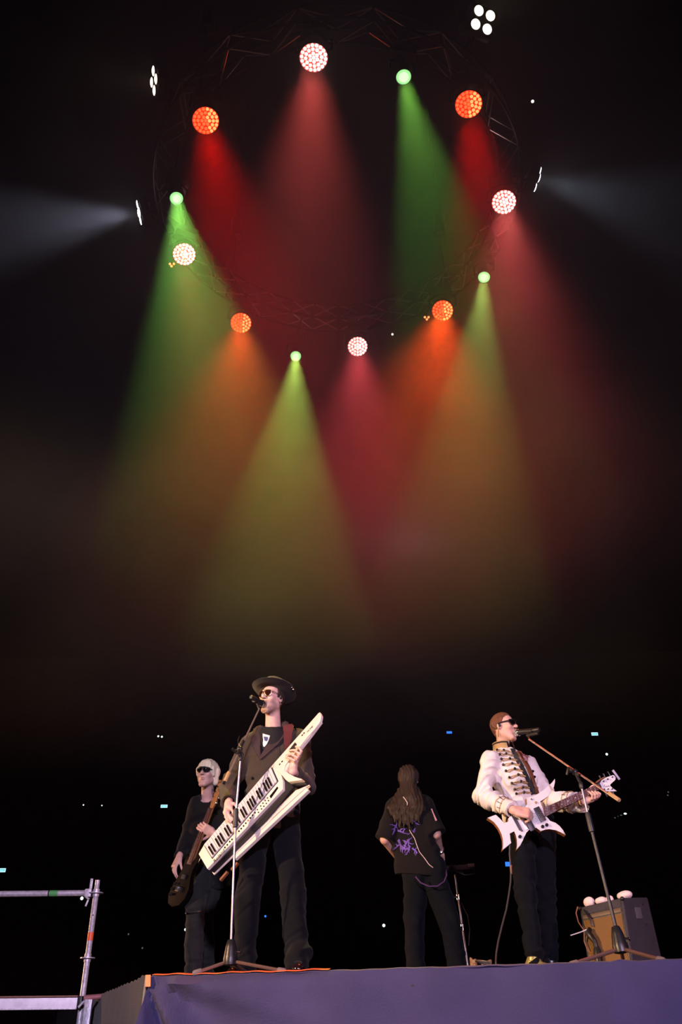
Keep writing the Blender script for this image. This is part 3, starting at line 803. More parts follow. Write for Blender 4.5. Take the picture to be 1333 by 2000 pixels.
# little clusters beside two far wash lamps, and a red light
for px, lab, cc, red in (((336,518), 'tiny three-armed glinting bracket below the pale pink lamp in the green beam', (.010,.010), 0), ((834,622), 'tiny red indicator left of the far right red lamp', (.014,.014), 1), ((767,653), 'tiny white indicator at the far end of the ring', (.012,.012), 2), ((1041,198), 'tiny pale indicator high on the right of the ring', (.010,.010), 2)):
    p = PZ(*px, 8.32); root = empty('indicator_and_glint', p, lab, 'indicator light')
    a = math.atan2(p.y - RC.y, p.x - RC.x)
    q1 = rp(a, .13 if (Vector((p.x,p.y,0)) - RC).length > RR else -.13, -.13)
    MB().tube([p, q1], .008, 6).build('stalk', M_black_paint, root)
    mb = MB()
    for k in range(3 if red < 2 else 1): mb.ball(p + Vector((.03 * math.cos(2.1*k+.5), -.01, .028 * math.sin(2.1*k+.5) )) * (1 if red < 2 else 0), .017, seg=8)
    mb.build('indicator_or_glint', [M_cell_redhot, M_cell_redhot, M_cell_hot][red], root)  # the bracket is no lamp: its glint is put in as emission

# ---------------------------------------------------------------- signs and far lights
def exit_sign(px, lab, w=.50, h=.24, face=M_exit, band=M_exit_w):
    p = P(*px, 59.95); root = empty('exit_sign', p, lab, 'exit sign', 'lit exit signs on the back wall')
    MB().box(p, (w/2, .05, h/2), None, .02).build('housing', M_black_plastic, root)
    MB().box(p + Vector((0,-.055,0)), (w/2-.02, .006, h/2-.02), None, .003).build('frame_glow', band, root)
    MB().box(p + Vector((0,-.064,0)), (w/2-.07, .004, h/2-.075), None, .002).build('panel', face, root)
    MB().box(p + Vector((0,-.069,-.005)), (w/2-.13, .003, .014), None, .002).build('arrow', band, root)
exit_sign((321,1575), 'teal lit exit sign on the dark wall left of the bassist')
exit_sign((3,1700), 'teal lit exit sign at the left edge above the scaffold rail', .62, .28)
exit_sign((1162,1434), 'teal lit exit sign on the dark wall above the guitar head', .50, .26)
exit_sign((878,1431), 'blue lit exit sign between the two men at the back', .42, .2, M_exit_b, M_exit_b)
exit_sign((993,1688), 'blue lit exit sign behind the hanging guitar cable', .42, .32, M_exit_b, M_exit_b)
for px, r, lab, mt in (((750,1808), .10, 'round white light low in the dark between the two men in the middle', M_dot), ((161,1755), .11, 'round white light just under the scaffold rail', M_dot),
        ((1185,1474), .09, 'round white light above the guitar head', M_dot), ((164,1573), .05, 'faint pinpoint light far left, left one of two', M_dot), ((200,1574), .045, 'faint pinpoint light far left, right one of two', M_dot),
        ((310,1439), .07, 'small bluish light high on the left wall, left one of two', M_dot), ((317,1440), .07, 'small bluish light high on the left wall, right one of two', M_dot),
        ((405,1777), .08, 'small white light beside the calf of the bassist', M_dot), ((363,1816), .08, 'small white light left of the calf of the bassist', M_dot),
        ((519,1790), .07, 'small blue light between the trouser legs of the tall man', M_exit_b), ((279,1852), .055, 'dim bluish light low on the left', M_dim), ((252,1825), .055, 'dim pinkish light low on the left', M_dim),
        ((1305,1548), .05, 'faint pinpoint light at the far right, upper one', M_dim), ((1304,1554), .05, 'faint pinpoint light at the far right, lower one', M_dim),
        ((1201,1598), .06, 'dim light at the left end of the slanting row', M_dim), ((1207,1595), .04, 'dim second light of the slanting row', M_dim), ((1213,1593), .07, 'dim third light of the slanting row', M_dim), ((1221,1590), .11, 'longest light at the right end of the slanting row', M_dot)):
    p = P(*px, 59.97); root = empty('wall_light', p, lab, 'light', 'small lights far away on the dark back wall')
    MB().cyl(p, p + Vector((0,-.12,0)), r*1.1, n=10).build('housing', M_black_plastic, root)
    MB().ball(p + Vector((0,-.12,0)), (r, r*.5, r * (.55 if 'row' in lab else 1)), seg=10).build('lamp', mt, root)

# ---------------------------------------------------------------- scaffold at the left
SY = 8.1
sf = empty('scaffold_railing', P(161, 1945, SY), 'galvanised scaffold post and guard rail with green and red tape beside the stage', 'scaffold')
pt = P(192, 1719, SY); pb = P(161, 1945, SY); X0 = (pt.x + pb.x) / 2
def rosette(z):
    mb = MB(); mb.cyl((X0, SY, z - .004), (X0, SY, z + .004), .062, n=20); mb.cyl((X0, SY, z - .03), (X0, SY, z + .03), .029, n=16); return mb.build('rosette', M_steel, sf)
mb = MB(); mb.lathe((X0, SY, FZ), (0,0,1), [(0,.024),(pt.z - FZ - .11,.024),(pt.z - FZ - .105,.0205),(pt.z - FZ,.0205),(pt.z - FZ,.016),(pt.z - FZ - .1,.016)], 16); mb.build('post', M_steel, sf)
zr = P(192, 1744, SY).z; rosette(zr); rosette(P(172, 1871, SY).z)
MB().cyl((X0 - 4.5, SY, zr), (X0 - .085, SY, zr), .0245, n=16).build('guard_rail', M_steel, sf)
mb = MB(); mb.box((X0 - .07, SY, zr), (.028, .022, .034), None, .008); mb.box((X0 - .052, SY - .01, zr + .075), (.012, .005, .042), None, .003); mb.box((X0 - .065, SY - .012, zr - .075), (.008, .005, .035), Matrix.Rotation(.3, 3, 'Y'), .003)
mb.tube([(X0 - .10, SY - .02, zr + .02), (X0 - .085, SY - .02, zr - .03), (X0 - .05, SY - .02, zr - .055)], .008, 6); mb.build('wedge_head', M_steel, sf)
def band(a, b, r, mt, name, lab): tag(MB().cyl(a, b, r, n=18).build(name, mt, sf), lab)
xg = P(106, 1744, SY).x; band((xg - .036, SY, zr), (xg + .036, SY, zr), .0258, M_tape_g, 'tape_band', 'green tape'); band((xg - .050, SY, zr), (xg - .038, SY, zr), .0256, M_black_plastic, 'tape_band', 'black tape')
zt = P(177, 1829, SY).z; band((X0, SY, zt - .032), (X0, SY, zt + .032), .0254, M_tape_o, 'tape_band', 'orange red tape')
MB().ball((X0 + .004, SY - .024, P(182,1788,SY).z), .006, seg=8).build('bolt_hole', M_black_plastic, sf)
dk = empty('scaffold_deck', P(0, 1960, SY), 'white metal scaffold deck board below the guard rail', 'scaffold deck')
z1, z0 = P(100, 1948, SY).z, P(100, 1969, SY).z
x1 = P(152, 1956, SY - .06).x
MB().box((x1 - 2.3, SY + .18, (z1 + z0) / 2), (2.3, .24, (z1 - z0) / 2), None, .004).build('deck_board', M_alu, dk)
MB().box((x1 - 2.3, SY - .07, z1 + .004), (2.3, .014, .006), None, .002).build('lip', M_brown_lthr, dk)
MB().box((x1 - 2.3, SY - .066, z0 - .006), (2.3, .012, .007), None, .002).build('lip', M_steel, dk)
MB().box((x1 + .018, SY - .05, (z1+z0)/2), (.018, .03, (z1-z0)/2 + .006), None, .004).build('end_cap', M_black_plastic, dk)
ft = empty('scaffold_leg_unit', Vector((x1 + .11, SY - .12, FZ)), 'grey metal leg and pink cross rail under the scaffold deck', 'scaffold')
xx = P(172, 1970, SY - .12).x
MB().box((xx, SY - .12, (FZ + z1 - .02) / 2), (.030, .022, (z1 - .02 - FZ) / 2), None, .006).build('leg', M_steel, ft)
MB().tube([(xx - .08, SY - .12, z0 + .0), (xx - .05, SY - .12, z0 + .035), (xx - .03, SY - .12, z1 - .03), (xx, SY - .12, z1 - .02)], .010, 8).build('hook', M_steel, ft)
a, b = P(165, 1949, SY - .12), P(225, 1944, SY - .12)
MB().cyl(a, b + (b - a) * .4, .020, n=12).build('cross_rail', mat('rose_primer', (.42,.18,.18), .5, .2, bump=.2), ft)
# ---------------------------------------------------------------- the flat planes the two instruments lie in
class Plane:
    """a real flat board in space: picture points are laid on it, w is height over it"""
    def __init__(s, O, n): s.O = Vector(O); s.n = Vector(n).normalized()
    def __call__(s, px, py, w=0.0):
        d = ray(px, py); t = (s.O - CAM).dot(s.n) / d.dot(s.n); return CAM + d * t + s.n * w
    def at_px(s, px, py, w=0.0):
        d = ray(px, py); t = (s.O + s.n * w - CAM).dot(s.n) / d.dot(s.n); return CAM + d * t
A0, A1 = P(399,1649,5.99), P(625,1393,5.70); uK = (A1 - A0).normalized()
q0 = (530,1497); t0 = ((Vector(q0) - Vector((399,1649))).length) / (Vector((625,1393)) - Vector((399,1649))).length
Q0 = P(*q0, 5.99 - .29 * t0); vK = (P(542,1526, Q0.y - .085) - Q0).normalized(); nK = uK.cross(vK).normalized()
if nK.dot(CAM - Q0) < 0: nK = -nK
KP = Plane(Q0, nK)
uG = (P(1180,1534,6.04) - P(1030,1600,5.985)).normalized(); vG = Vector((-.1,.10,1)); vG = (vG - uG * vG.dot(uG)).normalized(); nG = uG.cross(vG).normalized()
if nG.dot(CAM - P(1030,1600,6)) < 0: nG = -nG
GP = Plane(P(1030,1600,5.985), nG)
# ================================================================ the people
H_ = .0055
def person(px, Y, label):
    p = P(*px, Y); return empty('person', (p.x, p.y, 0), label, 'person', 'band members on the stage')
def at(px, py, Y): return P(px, py, Y)

# ---------------------------------------------------------------- tall man in hat and suit
p1 = person((520,1890), 6.05, 'tall man in dark brimmed hat, sunglasses and oversized black suit, playing a white keytar')
J = dict(neck=at(534,1428,6.12), pelvis=at(531,1588,6.12), sh_l=at(487,1453,6.10), sh_r=at(590,1443,6.12),
         el_l=at(447,1541,6.12), wr_l=KP.at_px(447,1570,.045), el_r=at(597,1535,6.05), wr_r=KP.at_px(573,1507,-.035),
         hip_l=at(504,1600,6.12), hip_r=at(556,1600,6.12), knee_l=at(487,1752,6.03), knee_r=at(572,1752,6.02),
         ankle_l=at(477,1874,6.14), ankle_r=at(583,1872,5.86), foot_l=Vector((-.3,-.95,0)), foot_r=Vector((.05,-1,0)))
for k_ in ('ankle_l','ankle_r'): J[k_].z = .085
hd = Head(at(531,1367,6.05), (-.50,-.86,.10), size=.97)
F = field_box(list(J[k] for k in J if 'foot' not in k) + [hd.p(0,0,.12), hd.p(.1,0,0), KP(589,1467,.05), KP(450,1600,.06), Vector((J['ankle_l'].x, 5.85, 0))], .10, H_)
legs_body(F, J); torso_body(F, J)
hd.carve(F, J['neck'] + Vector((0,.0,0)), jaw=.96)
def px_fingers(F, pl, fingers, palm, wrist, r=.0088):
    for pts in fingers:
        q = [pl.at_px(*p) for p in pts]
        for i, (a, b) in enumerate(zip(q, q[1:])): F.cap(a, b, r * (1.06 - .06*i), r * (1.0 - .07*i), .003)
    for a, b, ra, rb in palm: F.cap(pl.at_px(*a), pl.at_px(*b), ra, rb, .012)
    F.cap(wrist, pl.at_px(*palm[0][0]), .027, .026, .015)
px_fingers(F, KP, [[(586,1478,-.02),(589.4,1467,.004),(584,1460,.020),(578,1458.5,.016)], [(583,1482,-.02),(586,1473,.006),(575,1465,.026),(565.5,1466,.014)],
    [(581,1487,-.02),(581.5,1480,.006),(569,1473,.028),(560,1475.5,.014)], [(577,1491,-.022),(576,1485.5,.006),(565,1480.5,.025),(559,1479,.012)], [(577,1488,-.05),(570,1474,-.045),(566,1466,-.03)]],
    [((574,1494,-.035),(584,1476,-.022),.022,.014), ((572,1497,-.035),(579,1487,-.022),.022,.016), ((575,1492,-.035),(587,1471,-.018),.018,.012)], J['wr_r'])
px_fingers(F, KP, [[(448,1578,.050),(450,1575,.050),(455.5,1587,.046),(459.5,1596.5,.020)], [(442,1581,.050),(438.5,1586,.048),(443.5,1596,.040),(455,1602,.018)], [(441,1588,.048),(441,1596,.044),(446,1603,.036),(452,1606,.018)],
    [(445,1580,.040),(446,1590,.036),(452,1598,.028),(458,1600,.014)], [(450,1572,.040),(457,1569,.040),(462,1575,.022)]],
    [((446,1577,.045),(441,1587,.046),.020,.016), ((447,1576,.045),(450,1579,.046),.020,.015)], J['wr_l'], .0092)
me = F.mesh('body'); hd.tones(me, (.76,.50,.42), stubble=(.16,.10,.085), brow=(.05,.03,.02)); me.materials.append(M_skin); body1 = put(me, 'body', None, p1)
BV1b = bvh_of(body1)
# trousers
F = field_box([J['hip_l'] + Vector((-.1,-.1,.1)), J['hip_r'] + Vector((.1,.1,0)), J['ankle_l'] + Vector((-.05,-.1,0)), J['ankle_r'] + Vector((.05,.1,-.05)), J['ankle_r'] + Vector((.05,-.1,-.05))], .10, .0065)
F.cap(J['hip_l'] + Vector((.01,0,.06)), J['hip_r'] + Vector((-.01,0,.06)), .115, .115, .03, flat=((0,1,0), .9)); F.cap(J['hip_l'] + Vector((0,0,-.03)), J['hip_r'] + Vector((0,0,-.03)), .098, .098, .03)
for sd, dx in (('l', -.006), ('r', .006)):
    F.cap(J['hip_'+sd], J['knee_'+sd] + Vector((dx,0,0)), .104, .084, .02); F.cap(J['knee_'+sd] + Vector((dx,0,0)), J['ankle_'+sd] + Vector((0,.01,-.02)), .084, .070, .03)
    F.cap(J['ankle_'+sd] + Vector((-.008,-.02,.0)), J['ankle_'+sd] + Vector((.01,.01,.05)), .080, .076, .02)
    F.cvx([(J['ankle_'+sd] + Vector((0,0,-.035)), (0,-.25,1))], J['ankle_'+sd] - Vector((.12,.14,.16)), J['ankle_'+sd] + Vector((.12,.14,0)))
f1 = folds(.009, 26, (1,.3,0), .25, 3); f2 = folds(.007, 46, (.1,.1,1), .7, 5, [(J['ankle_l'], .13, 1.6), (J['ankle_r'], .13, 1.6), (J['knee_l'], .10, .4), (J['knee_r'], .10, .4)])
me = F.mesh('trousers', lambda V: f1(V) + f2(V)); me.materials.append(M_trouser); put(me, 'trousers', None, p1)
for sd in ('l', 'r'):
    F = Field(V3((J['ankle_'+sd].x - .16, J['ankle_'+sd].y - .30, -.01)), V3((J['ankle_'+sd].x + .16, J['ankle_'+sd].y + .14, .2)), .0055)
    shoe(F, J['ankle_'+sd], J['foot_'+sd], .29); me = F.mesh('shoe'); me.materials.append(M_shoe); so = put(me, 'shoe', None, p1)
    f = J['foot_'+sd].normalized(); s = Vector((-f.y, f.x, 0)); g = Vector((J['ankle_'+sd].x, J['ankle_'+sd].y, 0)); bvs = bvh_of(so); mb = MB()
    for i in range(4):
        c = g + f * (.045 + i * .022); r = [bvs.ray_cast(c + s * t * .024 + Vector((0,0,.3)), Vector((0,0,-1)))[0] for t in (-1,-.4,.4,1)]
        if all(r): mb.tube([q + Vector((0,0,.003)) for q in r], .0035, 5)
    mb.build('laces', M_velvet, so)
# tee
F = field_box([J['sh_l'], J['sh_r'], J['pelvis']], .12, .007)
F.cap(J['neck'] + Vector((0,-.0,-.10)), J['pelvis'], .145, .12, .03, flat=((0,1,0), .62)); F.cap(J['sh_l'].lerp(J['sh_r'],.15), J['sh_l'].lerp(J['sh_r'],.85), .048, .048, .05); F.cap(J['neck'] + Vector((0,-.03,-.045)), J['neck'] + Vector((0,-.02,-.12)), .070, .08, .04)
F.cap(J['neck'] + Vector((0,-.01,-.03)), J['neck'] + Vector((0,0,-.12)), .075, .08, .04); F.cap(hd.p(-.03,0,-.06), J['neck'] + Vector((0,-.03,.035)), .062, .064, .01, sub=True)
me = F.mesh('tee_shirt', folds(.003, 40, (0,0,1), .6, 1)); me.materials.append(M_tee); tee = put(me, 'tee_shirt', None, p1); bt = bvh_of(tee)
drape('print', bt, [(514,1433),(514,1440),(515,1446),(514,1452),(515,1458)], [(528,1437),(526,1444),(524,1449),(521,1455),(517,1459)], 8, 6, .003, .001, M_print_white, tee, 6.0)
drape('print', bt, [(516,1439),(517,1443),(518,1447)], [(524,1440),(524,1444),(522,1448)], 5, 4, .006, .001, M_print_blue, tee, 6.0)
# jacket
F = field_box([J['sh_l'], J['sh_r'], J['el_l'], J['el_r'], J['wr_l'], J['wr_r'], at(530,1615,6.1)], .17, .0065)
F.cap(at(493,1452,6.11), at(586,1443,6.13), .062, .062, .03); F.box(at(537,1470,6.12), (.180,.075,.045), Matrix.Rotation(-.10, 3, 'Y'), .05, .04)
F.cap(at(532,1490,6.12), at(529,1594,6.12), .175, .180, .05, flat=((0,1,0), .66)); F.cap(at(534,1560,6.12), at(528,1600,6.11), .18, .192, .04, flat=((0,1,0), .66))
sleeve(F, J, 'l', .064, .066, .054); sleeve(F, J, 'r', .066, .070, .052, k=.025); F.cap(at(508,1428,6.13), at(492,1448,6.11), .038, .05, .03); F.cap(at(556,1421,6.13), at(582,1440,6.13), .042, .05, .03)
F.cvx([(at(528,1617,6.1), (.05,-.1,1))], at(400,1660,5.5), at(660,1560,6.6) + Vector((0,.3,-.04)), k=.004) if False else F.cut(at(528,1616,5.98), (-.06,.12,-1))
cuff_cut(F, J['wr_l'], J['wr_l'] - J['el_l'], .025); cuff_cut(F, J['wr_r'], J['wr_r'] - J['el_r'], .035)
ap = at(509,1480,5.98); Lp = at(511,1416,6.0); Rp = at(550,1408,6.0); tc_ = CAM - ap
nL = (Lp - ap).cross(tc_).normalized(); nR = tc_.cross(Rp - ap).normalized()
if nL.dot(at(530,1420,6) - ap) > 0: nL = -nL
if nR.dot(at(530,1420,6) - ap) > 0: nR = -nR
F.cvx([(ap, nL), (ap, nR), (Vector((0,6.10,0)), (0,1,0))], at(480,1500,5.7), at(580,1380,6.25), k=.004)
F.cap(hd.p(-.03,0,-.07), J['neck'] + Vector((0,-.01,-.005)), .068, .072, .01, sub=True)
zz = [(J['el_l'], .12, 1.3), (J['el_r'], .13, 1.3), (J['sh_r'] + Vector((.0,0,-.16)), .10, .8), (at(515,1530,6), .16, 1.1), (at(560,1600,6), .12, .6)]
f1 = folds(.0105, 26, (.35,.2,1), .9, 11, zz, .5); f2 = folds(.005, 17, (1,0,.25), .5, 12)
me = F.mesh('jacket', lambda V: f1(V) + f2(V)); me.materials.append(M_suit); jk = put(me, 'jacket', None, p1); b1 = bvh_of(jk)
M_lapel = mat('lapel_wool', (.052,.035,.036), .8, bump=.3, scale=260, spec=.2)
drape('lapel', b1, [(500,1419),(493,1434),(489,1441),(493,1455),(500,1468),(507,1480)], [(513,1413),(512,1428),(511,1440),(511,1455),(510,1468),(508,1481)], 44, 10, .010, .003, M_lapel, jk)
drape('lapel', b1, [(548,1406),(541,1424),(533,1440),(524,1456),(515,1469),(508,1480)], [(563,1414),(562,1430),(556,1438),(545,1453),(527,1470),(509,1485)], 48, 12, .010, .003, M_lapel, jk)
mb = MB()
for x, y in ((494,1520),(546,1521)): q, n = land(b1, x, y, 6.0); mb.cyl(q - n*.002, q + n * .006, .011, .010, 12)
mb.build('button', M_blackbtn, jk)
for a_, b_ in (([(490,1440),(497,1436)], [(491,1442),(498,1438)]),): drape('pocket_slit', b1, a_, b_, 5, 2, .008, .001, M_velvet, jk)
# pocket welt and pins
mb = MB(); drape_tube(mb, b1, [(551,1429),(553,1437),(556,1444),(558,1455),(561,1462)], .0022, .007); drape_tube(mb, b1, [(542,1446),(543,1460),(543,1474),(544,1488)], .0022, .008)
for x, y in ((551,1427),(542,1445)): q, n = land(b1, x, y, 6.0); mb.ball(q + n*.008, .008, seg=8)
mb.build('pin_chain', M_chrome, jk)
# hip chain
mb = MB(); drape_tube(mb, b1, [(552,1571),(553,1580),(556,1583),(559,1576),(560,1570)], .0030, .010, 20); mb.build('hip_chain', M_chrome, jk)
# hat
hb = hd.p(-.014,0,.062); HM = frame((-.50,-.86,.34), (0,0,1)); hu = HM.col[2]; hf = HM.col[0]; hs = HM.col[1]
hat = empty('hat', hb, None, None); hat.parent = p1; hat.matrix_parent_inverse = MW(p1).inverted()
mb = MB(); rings = []
prof = [(.086,.000),(.10,.004),(.125,.002),(.148,.004),(.163,.013),(.166,.016),(.163,.020),(.146,.011),(.124,.009),(.104,.011),(.094,.018),(.091,.035),(.0895,.055),(.086,.085),(.080,.103),(.066,.112),(.045,.104),(.02,.098),(.004,.097)]
for r, z in prof:
    ring = []
    for i in range(48):
        t = 2*math.pi*i/48; ef = r * 1.10 * math.cos(t); es = r * .96 * math.sin(t)
        dz = 0
        if r > .12 and z < .03: dz = .016 * abs(math.sin(t)) ** 3 - .014 * max(0, math.cos(t)) ** 2
        if z > .08: dz = -.012 * math.cos(t) ; es *= (.88 if math.cos(t) > 0 else 1)
        ring.append(mb.bm.verts.new(hb + hf * ef + hs * es + hu * (z + dz)))
    rings.append(ring)
for A, B in zip(rings, rings[1:]):
    for i in range(48): mb.bm.faces.new((A[i], A[(i+1)%48], B[(i+1)%48], B[i]))
mb.bm.faces.new(rings[-1]); mb.bm.faces.new(rings[0][::-1])
hb_o = mb.build('crown_and_brim', M_felt, hat, 60)
mb = MB(); mb.tube([hb + hf * .0905*1.10 * math.cos(t) + hs * .0905*.96 * math.sin(t) + hu * .028 for t in [2*math.pi*i/40 for i in range(40)]], .0075, 6, True); mb.build('hat_band', M_velvet, hat)
mb = MB()
for t, z in ((.53,.092),(.58,.096)): mb.ball(hb + hf*.05 + hs*(.055*(t-.5)*10) + hu*z, .006, seg=6)
mb.ball(hb + hs*.155 - hf*.03 + hu*.020, .007, seg=6); mb.ball(hb + hs*.158 - hf*.005 + hu*.018, .005, seg=6)
mb.build('silver_stud', M_chrome, hat)
# hair below the hat
F = Field(V3(hd.c) - .14, V3(hd.c) + .15, .005); F.ell(hd.p(-.018,0,.030), (.099*1.03,.0795*1.03,.088*1.03), hd.M, .01); F.cap(hd.p(-.075,0,.0), hd.p(-.06,0,-.06), .040, .03, .02)
F.cvx([(hd.p(.028,0,0), -hd.M.col[0])], V3(hd.c) - .15, V3(hd.c) + .15); F.cvx([(hd.p(0,0,-.03), hd.M @ Vector((-.25,0,1)))], V3(hd.c) - .15, V3(hd.c) + .15) if False else None
F.cvx([(hd.p(0,0,.0), hd.M @ Vector((.0,0,1))), (hd.p(-.045,0,0), hd.M @ Vector((-1,0,0)))], V3(hd.c) - .15, V3(hd.c) + .15)
me = F.mesh('hair', strands(.0012, 600, (1,.3,0), (0,0,1))); me.materials.append(mat('dark_short_hair', (.03,.02,.015), .6, bump=.6, scale=150)); put(me, 'hair', None, p1)
def glasses(root, hd, lens_mat, frame_mat, style, tilt=0.0):
    g = empty('sunglasses', hd.p(.1,0,.01), None, None); g.parent = root; g.matrix_parent_inverse = MW(root).inverted()
    mb = MB(); fr = MB()
    for sd in (1, -1):
        if style == 'aviator': pts = [(.052,.026),(.034,.028),(.012,.026),(.009,.012),(.016,-.012),(.030,-.022),(.046,-.018),(.056,.002)]
        elif style == 'wrap': pts = [(.062,.024),(.030,.027),(.004,.020),(.004,.006),(.014,-.010),(.034,-.016),(.056,-.008),(.066,.010)]
        else: pts = [(.060,.020),(.034,.022),(.010,.018),(.007,.006),(.012,-.010),(.028,-.018),(.048,-.014),(.062,.000)]
        ptz = []
        for l, t in pts:
            l2 = l; f = .106 - .0 - (l2 ** 2) * 6.2; ptz.append(hd.p(f, l2 * sd, t + .008))
        mb.prism(ptz, hd.M @ Vector((.0035,0,0))); fr.tube([q + hd.M @ Vector((.002,0,0)) for q in ptz], .0019 if style == 'aviator' else .0030, 6, True)
        top = pts[0]; f = .106 - top[0]**2*6.2
        fr.tube([hd.p(f, top[0]*sd, top[1]*.7+.008), hd.p(.072, .071*sd, .022), hd.p(.030, .082*sd, .020), hd.p(-.012, .086*sd, .012)], .0024 if style == 'aviator' else .0042, 6)
    fr.tube([hd.p(.104,.012,.030), hd.p(.112,0,.031), hd.p(.104,-.012,.030)], .0024, 6)
    if style == 'aviator': fr.tube([hd.p(.104,.03,.0365), hd.p(.112,0,.037), hd.p(.104,-.03,.0365)], .0018, 6)
    if style == 'wrap': fr.tube([hd.p(.084,.058,.032), hd.p(.112,.02,.036), hd.p(.114,0,.034), hd.p(.112,-.02,.036), hd.p(.084,-.058,.032)], .005, 6)
    mb.build('lens', lens_mat, g, 30); fr.build('frame', frame_mat, g); return g
glasses(p1, hd, M_lens_brown, mat('gold_wire', (.5,.36,.22), .25, .9), 'aviator')
# earphone and earring on his left ear
mb = MB(); mb.ball(hd.p(.006,.088,-.004), .009, seg=10); mb.ball(hd.p(.004,.092,.002), (.007,.005,.009), seg=8); mb.build('earphone', M_black_plastic, p1)
mb = MB(); mb.tube([hd.p(-.004,.082,-.036) + hd.M @ Vector((.008*math.cos(t), .003, .010*math.sin(t) - .012)) for t in [2*math.pi*i/14 for i in range(14)]], .0022, 5, True); mb.ball(hd.p(-.004,.086,-.034), .005, seg=8); mb.build('earring', M_chrome, p1)
# shoulder strap of the keytar
st = drape('strap', b1, [(556,1419),(554,1429),(554,1441),(554,1452),(556,1465)], [(575,1419),(573,1429),(569,1444),(566,1458),(563,1472)], 16, 5, .022, .004, M_strap, None)
tag(st, 'maroon webbing strap over the shoulder of the tall man in the suit', 'strap'); 
drape('strap_slider', b1, [(553,1441),(568,1447)], [(553,1446),(568,1452)], 5, 3, .016, .005, M_chrome, st); 

# ---------------------------------------------------------------- guitarist in the white braided jacket
p2 = person((1050,1890), 6.35, 'man in cream braided military jacket and black wrap sunglasses, singing and playing a white guitar')
J = dict(neck=at(986,1466,6.34), pelvis=at(1036,1608,6.36), sh_l=at(957,1486,6.20), sh_r=at(1034,1494,6.44),
         el_l=at(945,1553,6.20), wr_l=at(1004,1583,5.95), el_r=at(1078,1566,6.36), wr_r=at(1139,1565,6.14),
         hip_l=at(1018,1622,6.30), hip_r=at(1058,1622,6.40), knee_l=at(1028,1745,6.25), knee_r=at(1066,1745,6.36),
         ankle_l=at(1043,1868,6.22), ankle_r=at(1074,1868,6.34), foot_l=Vector((.75,-.65,0)), foot_r=Vector((.75,-.65,0)))
for k_ in ('ankle_l','ankle_r'): J[k_].z = .09
hd = Head(at(985,1421,6.30), (.80,-.58,.06), up=(-.02,.03,1), size=.90); T2 = Vector((.55,-.83,0)).normalized()
F = field_box(list(J[k] for k in J if 'foot' not in k) + [hd.p(0,0,.12), hd.p(.12,0,0), at(1180,1545,6.1), Vector((J['ankle_l'].x, 6.0, 0))], .09, H_)
legs_body(F, J); torso_body(F, J, fl=T2); hd.carve(F, J['neck'], jaw=.98)
hand(F, J['wr_l'], (.97,-.10,-.22), (.10,-.85,.45), -1, [(.9,1.1,.6),(1.0,1.1,.6),(1.05,1.15,.6),(1.1,1.15,.6)], k=1.05, thumb=(.35,.9))
px_fingers(F, GP, [[(1152,1563,-.02),(1157,1560,.012),(1157.5,1552,.026),(1151,1546.5,.014)], [(1157,1562,-.02),(1162.5,1559,.012),(1163.5,1551.5,.026),(1157,1546,.014)],
    [(1161,1561,-.02),(1167,1557,.010),(1168.5,1551,.024),(1163,1546,.014)], [(1164,1560,-.02),(1171,1555,.006),(1173,1550.5,.018),(1168,1547,.012)], [(1143,1560,-.03),(1148,1545,-.022),(1157,1535.5,-.006),(1160,1534.5,.0)]],
    [((1142,1565,-.03),(1156,1562,-.020),.022,.018), ((1144,1563,-.03),(1165,1558,-.020),.018,.014), ((1144,1562,-.03),(1151,1553,-.028),.018,.014)], J['wr_r'])
me = F.mesh('body'); hd.tones(me, (.74,.44,.34), brow=(.12,.06,.04)); me.materials.append(M_skin); put(me, 'body', None, p2)
# trousers
F = field_box([J['hip_l'] + Vector((-.1,-.1,.12)), J['hip_r'] + Vector((.1,.1,0)), J['ankle_l'] + Vector((-.05,-.1,0)), J['ankle_r'] + Vector((.05,.1,-.05))], .10, .0065)
F.cap(J['hip_l'] + Vector((0,0,.07)), J['hip_r'] + Vector((0,0,.07)), .104, .104, .03); F.cap(J['hip_l'] + Vector((0,0,-.02)), J['hip_r'] + Vector((0,0,-.02)), .096, .096, .03)
for sd in ('l', 'r'):
    F.cap(J['hip_'+sd], J['knee_'+sd], .098, .072, .02); F.cap(J['knee_'+sd], J['ankle_'+sd] + Vector((0,0,-.005)), .070, .052, .03)
    F.cvx([(J['ankle_'+sd] + Vector((0,0,-.02)), (0,-.15,1))], J['ankle_'+sd] - Vector((.12,.14,.16)), J['ankle_'+sd] + Vector((.12,.14,0)))
f1 = folds(.007, 34, (1,.3,.15), .4, 21); f2 = folds(.008, 42, (.3,.1,1), .7, 22, [(J['ankle_l'], .15, 1.3), (J['ankle_r'], .15, 1.3), (J['knee_l'], .13, .9), (J['knee_r'], .13, .8)])
me = F.mesh('trousers', lambda V: f1(V) + f2(V)); me.materials.append(M_jeans); put(me, 'trousers', None, p2)
for sd, mt, nm in (('l', M_gold_shoe, 'gold leather shoe'), ('r', M_shoe_blk, None)):
    F = Field(V3((J['ankle_'+sd].x - .2, J['ankle_'+sd].y - .30, -.01)), V3((J['ankle_'+sd].x + .3, J['ankle_'+sd].y + .14, .22)), .006)
    shoe(F, J['ankle_'+sd], J['foot_'+sd], .28); me = F.mesh('shoe'); me.materials.append(mt); so = put(me, 'shoe', None, p2)
    if nm: tag(so, nm)
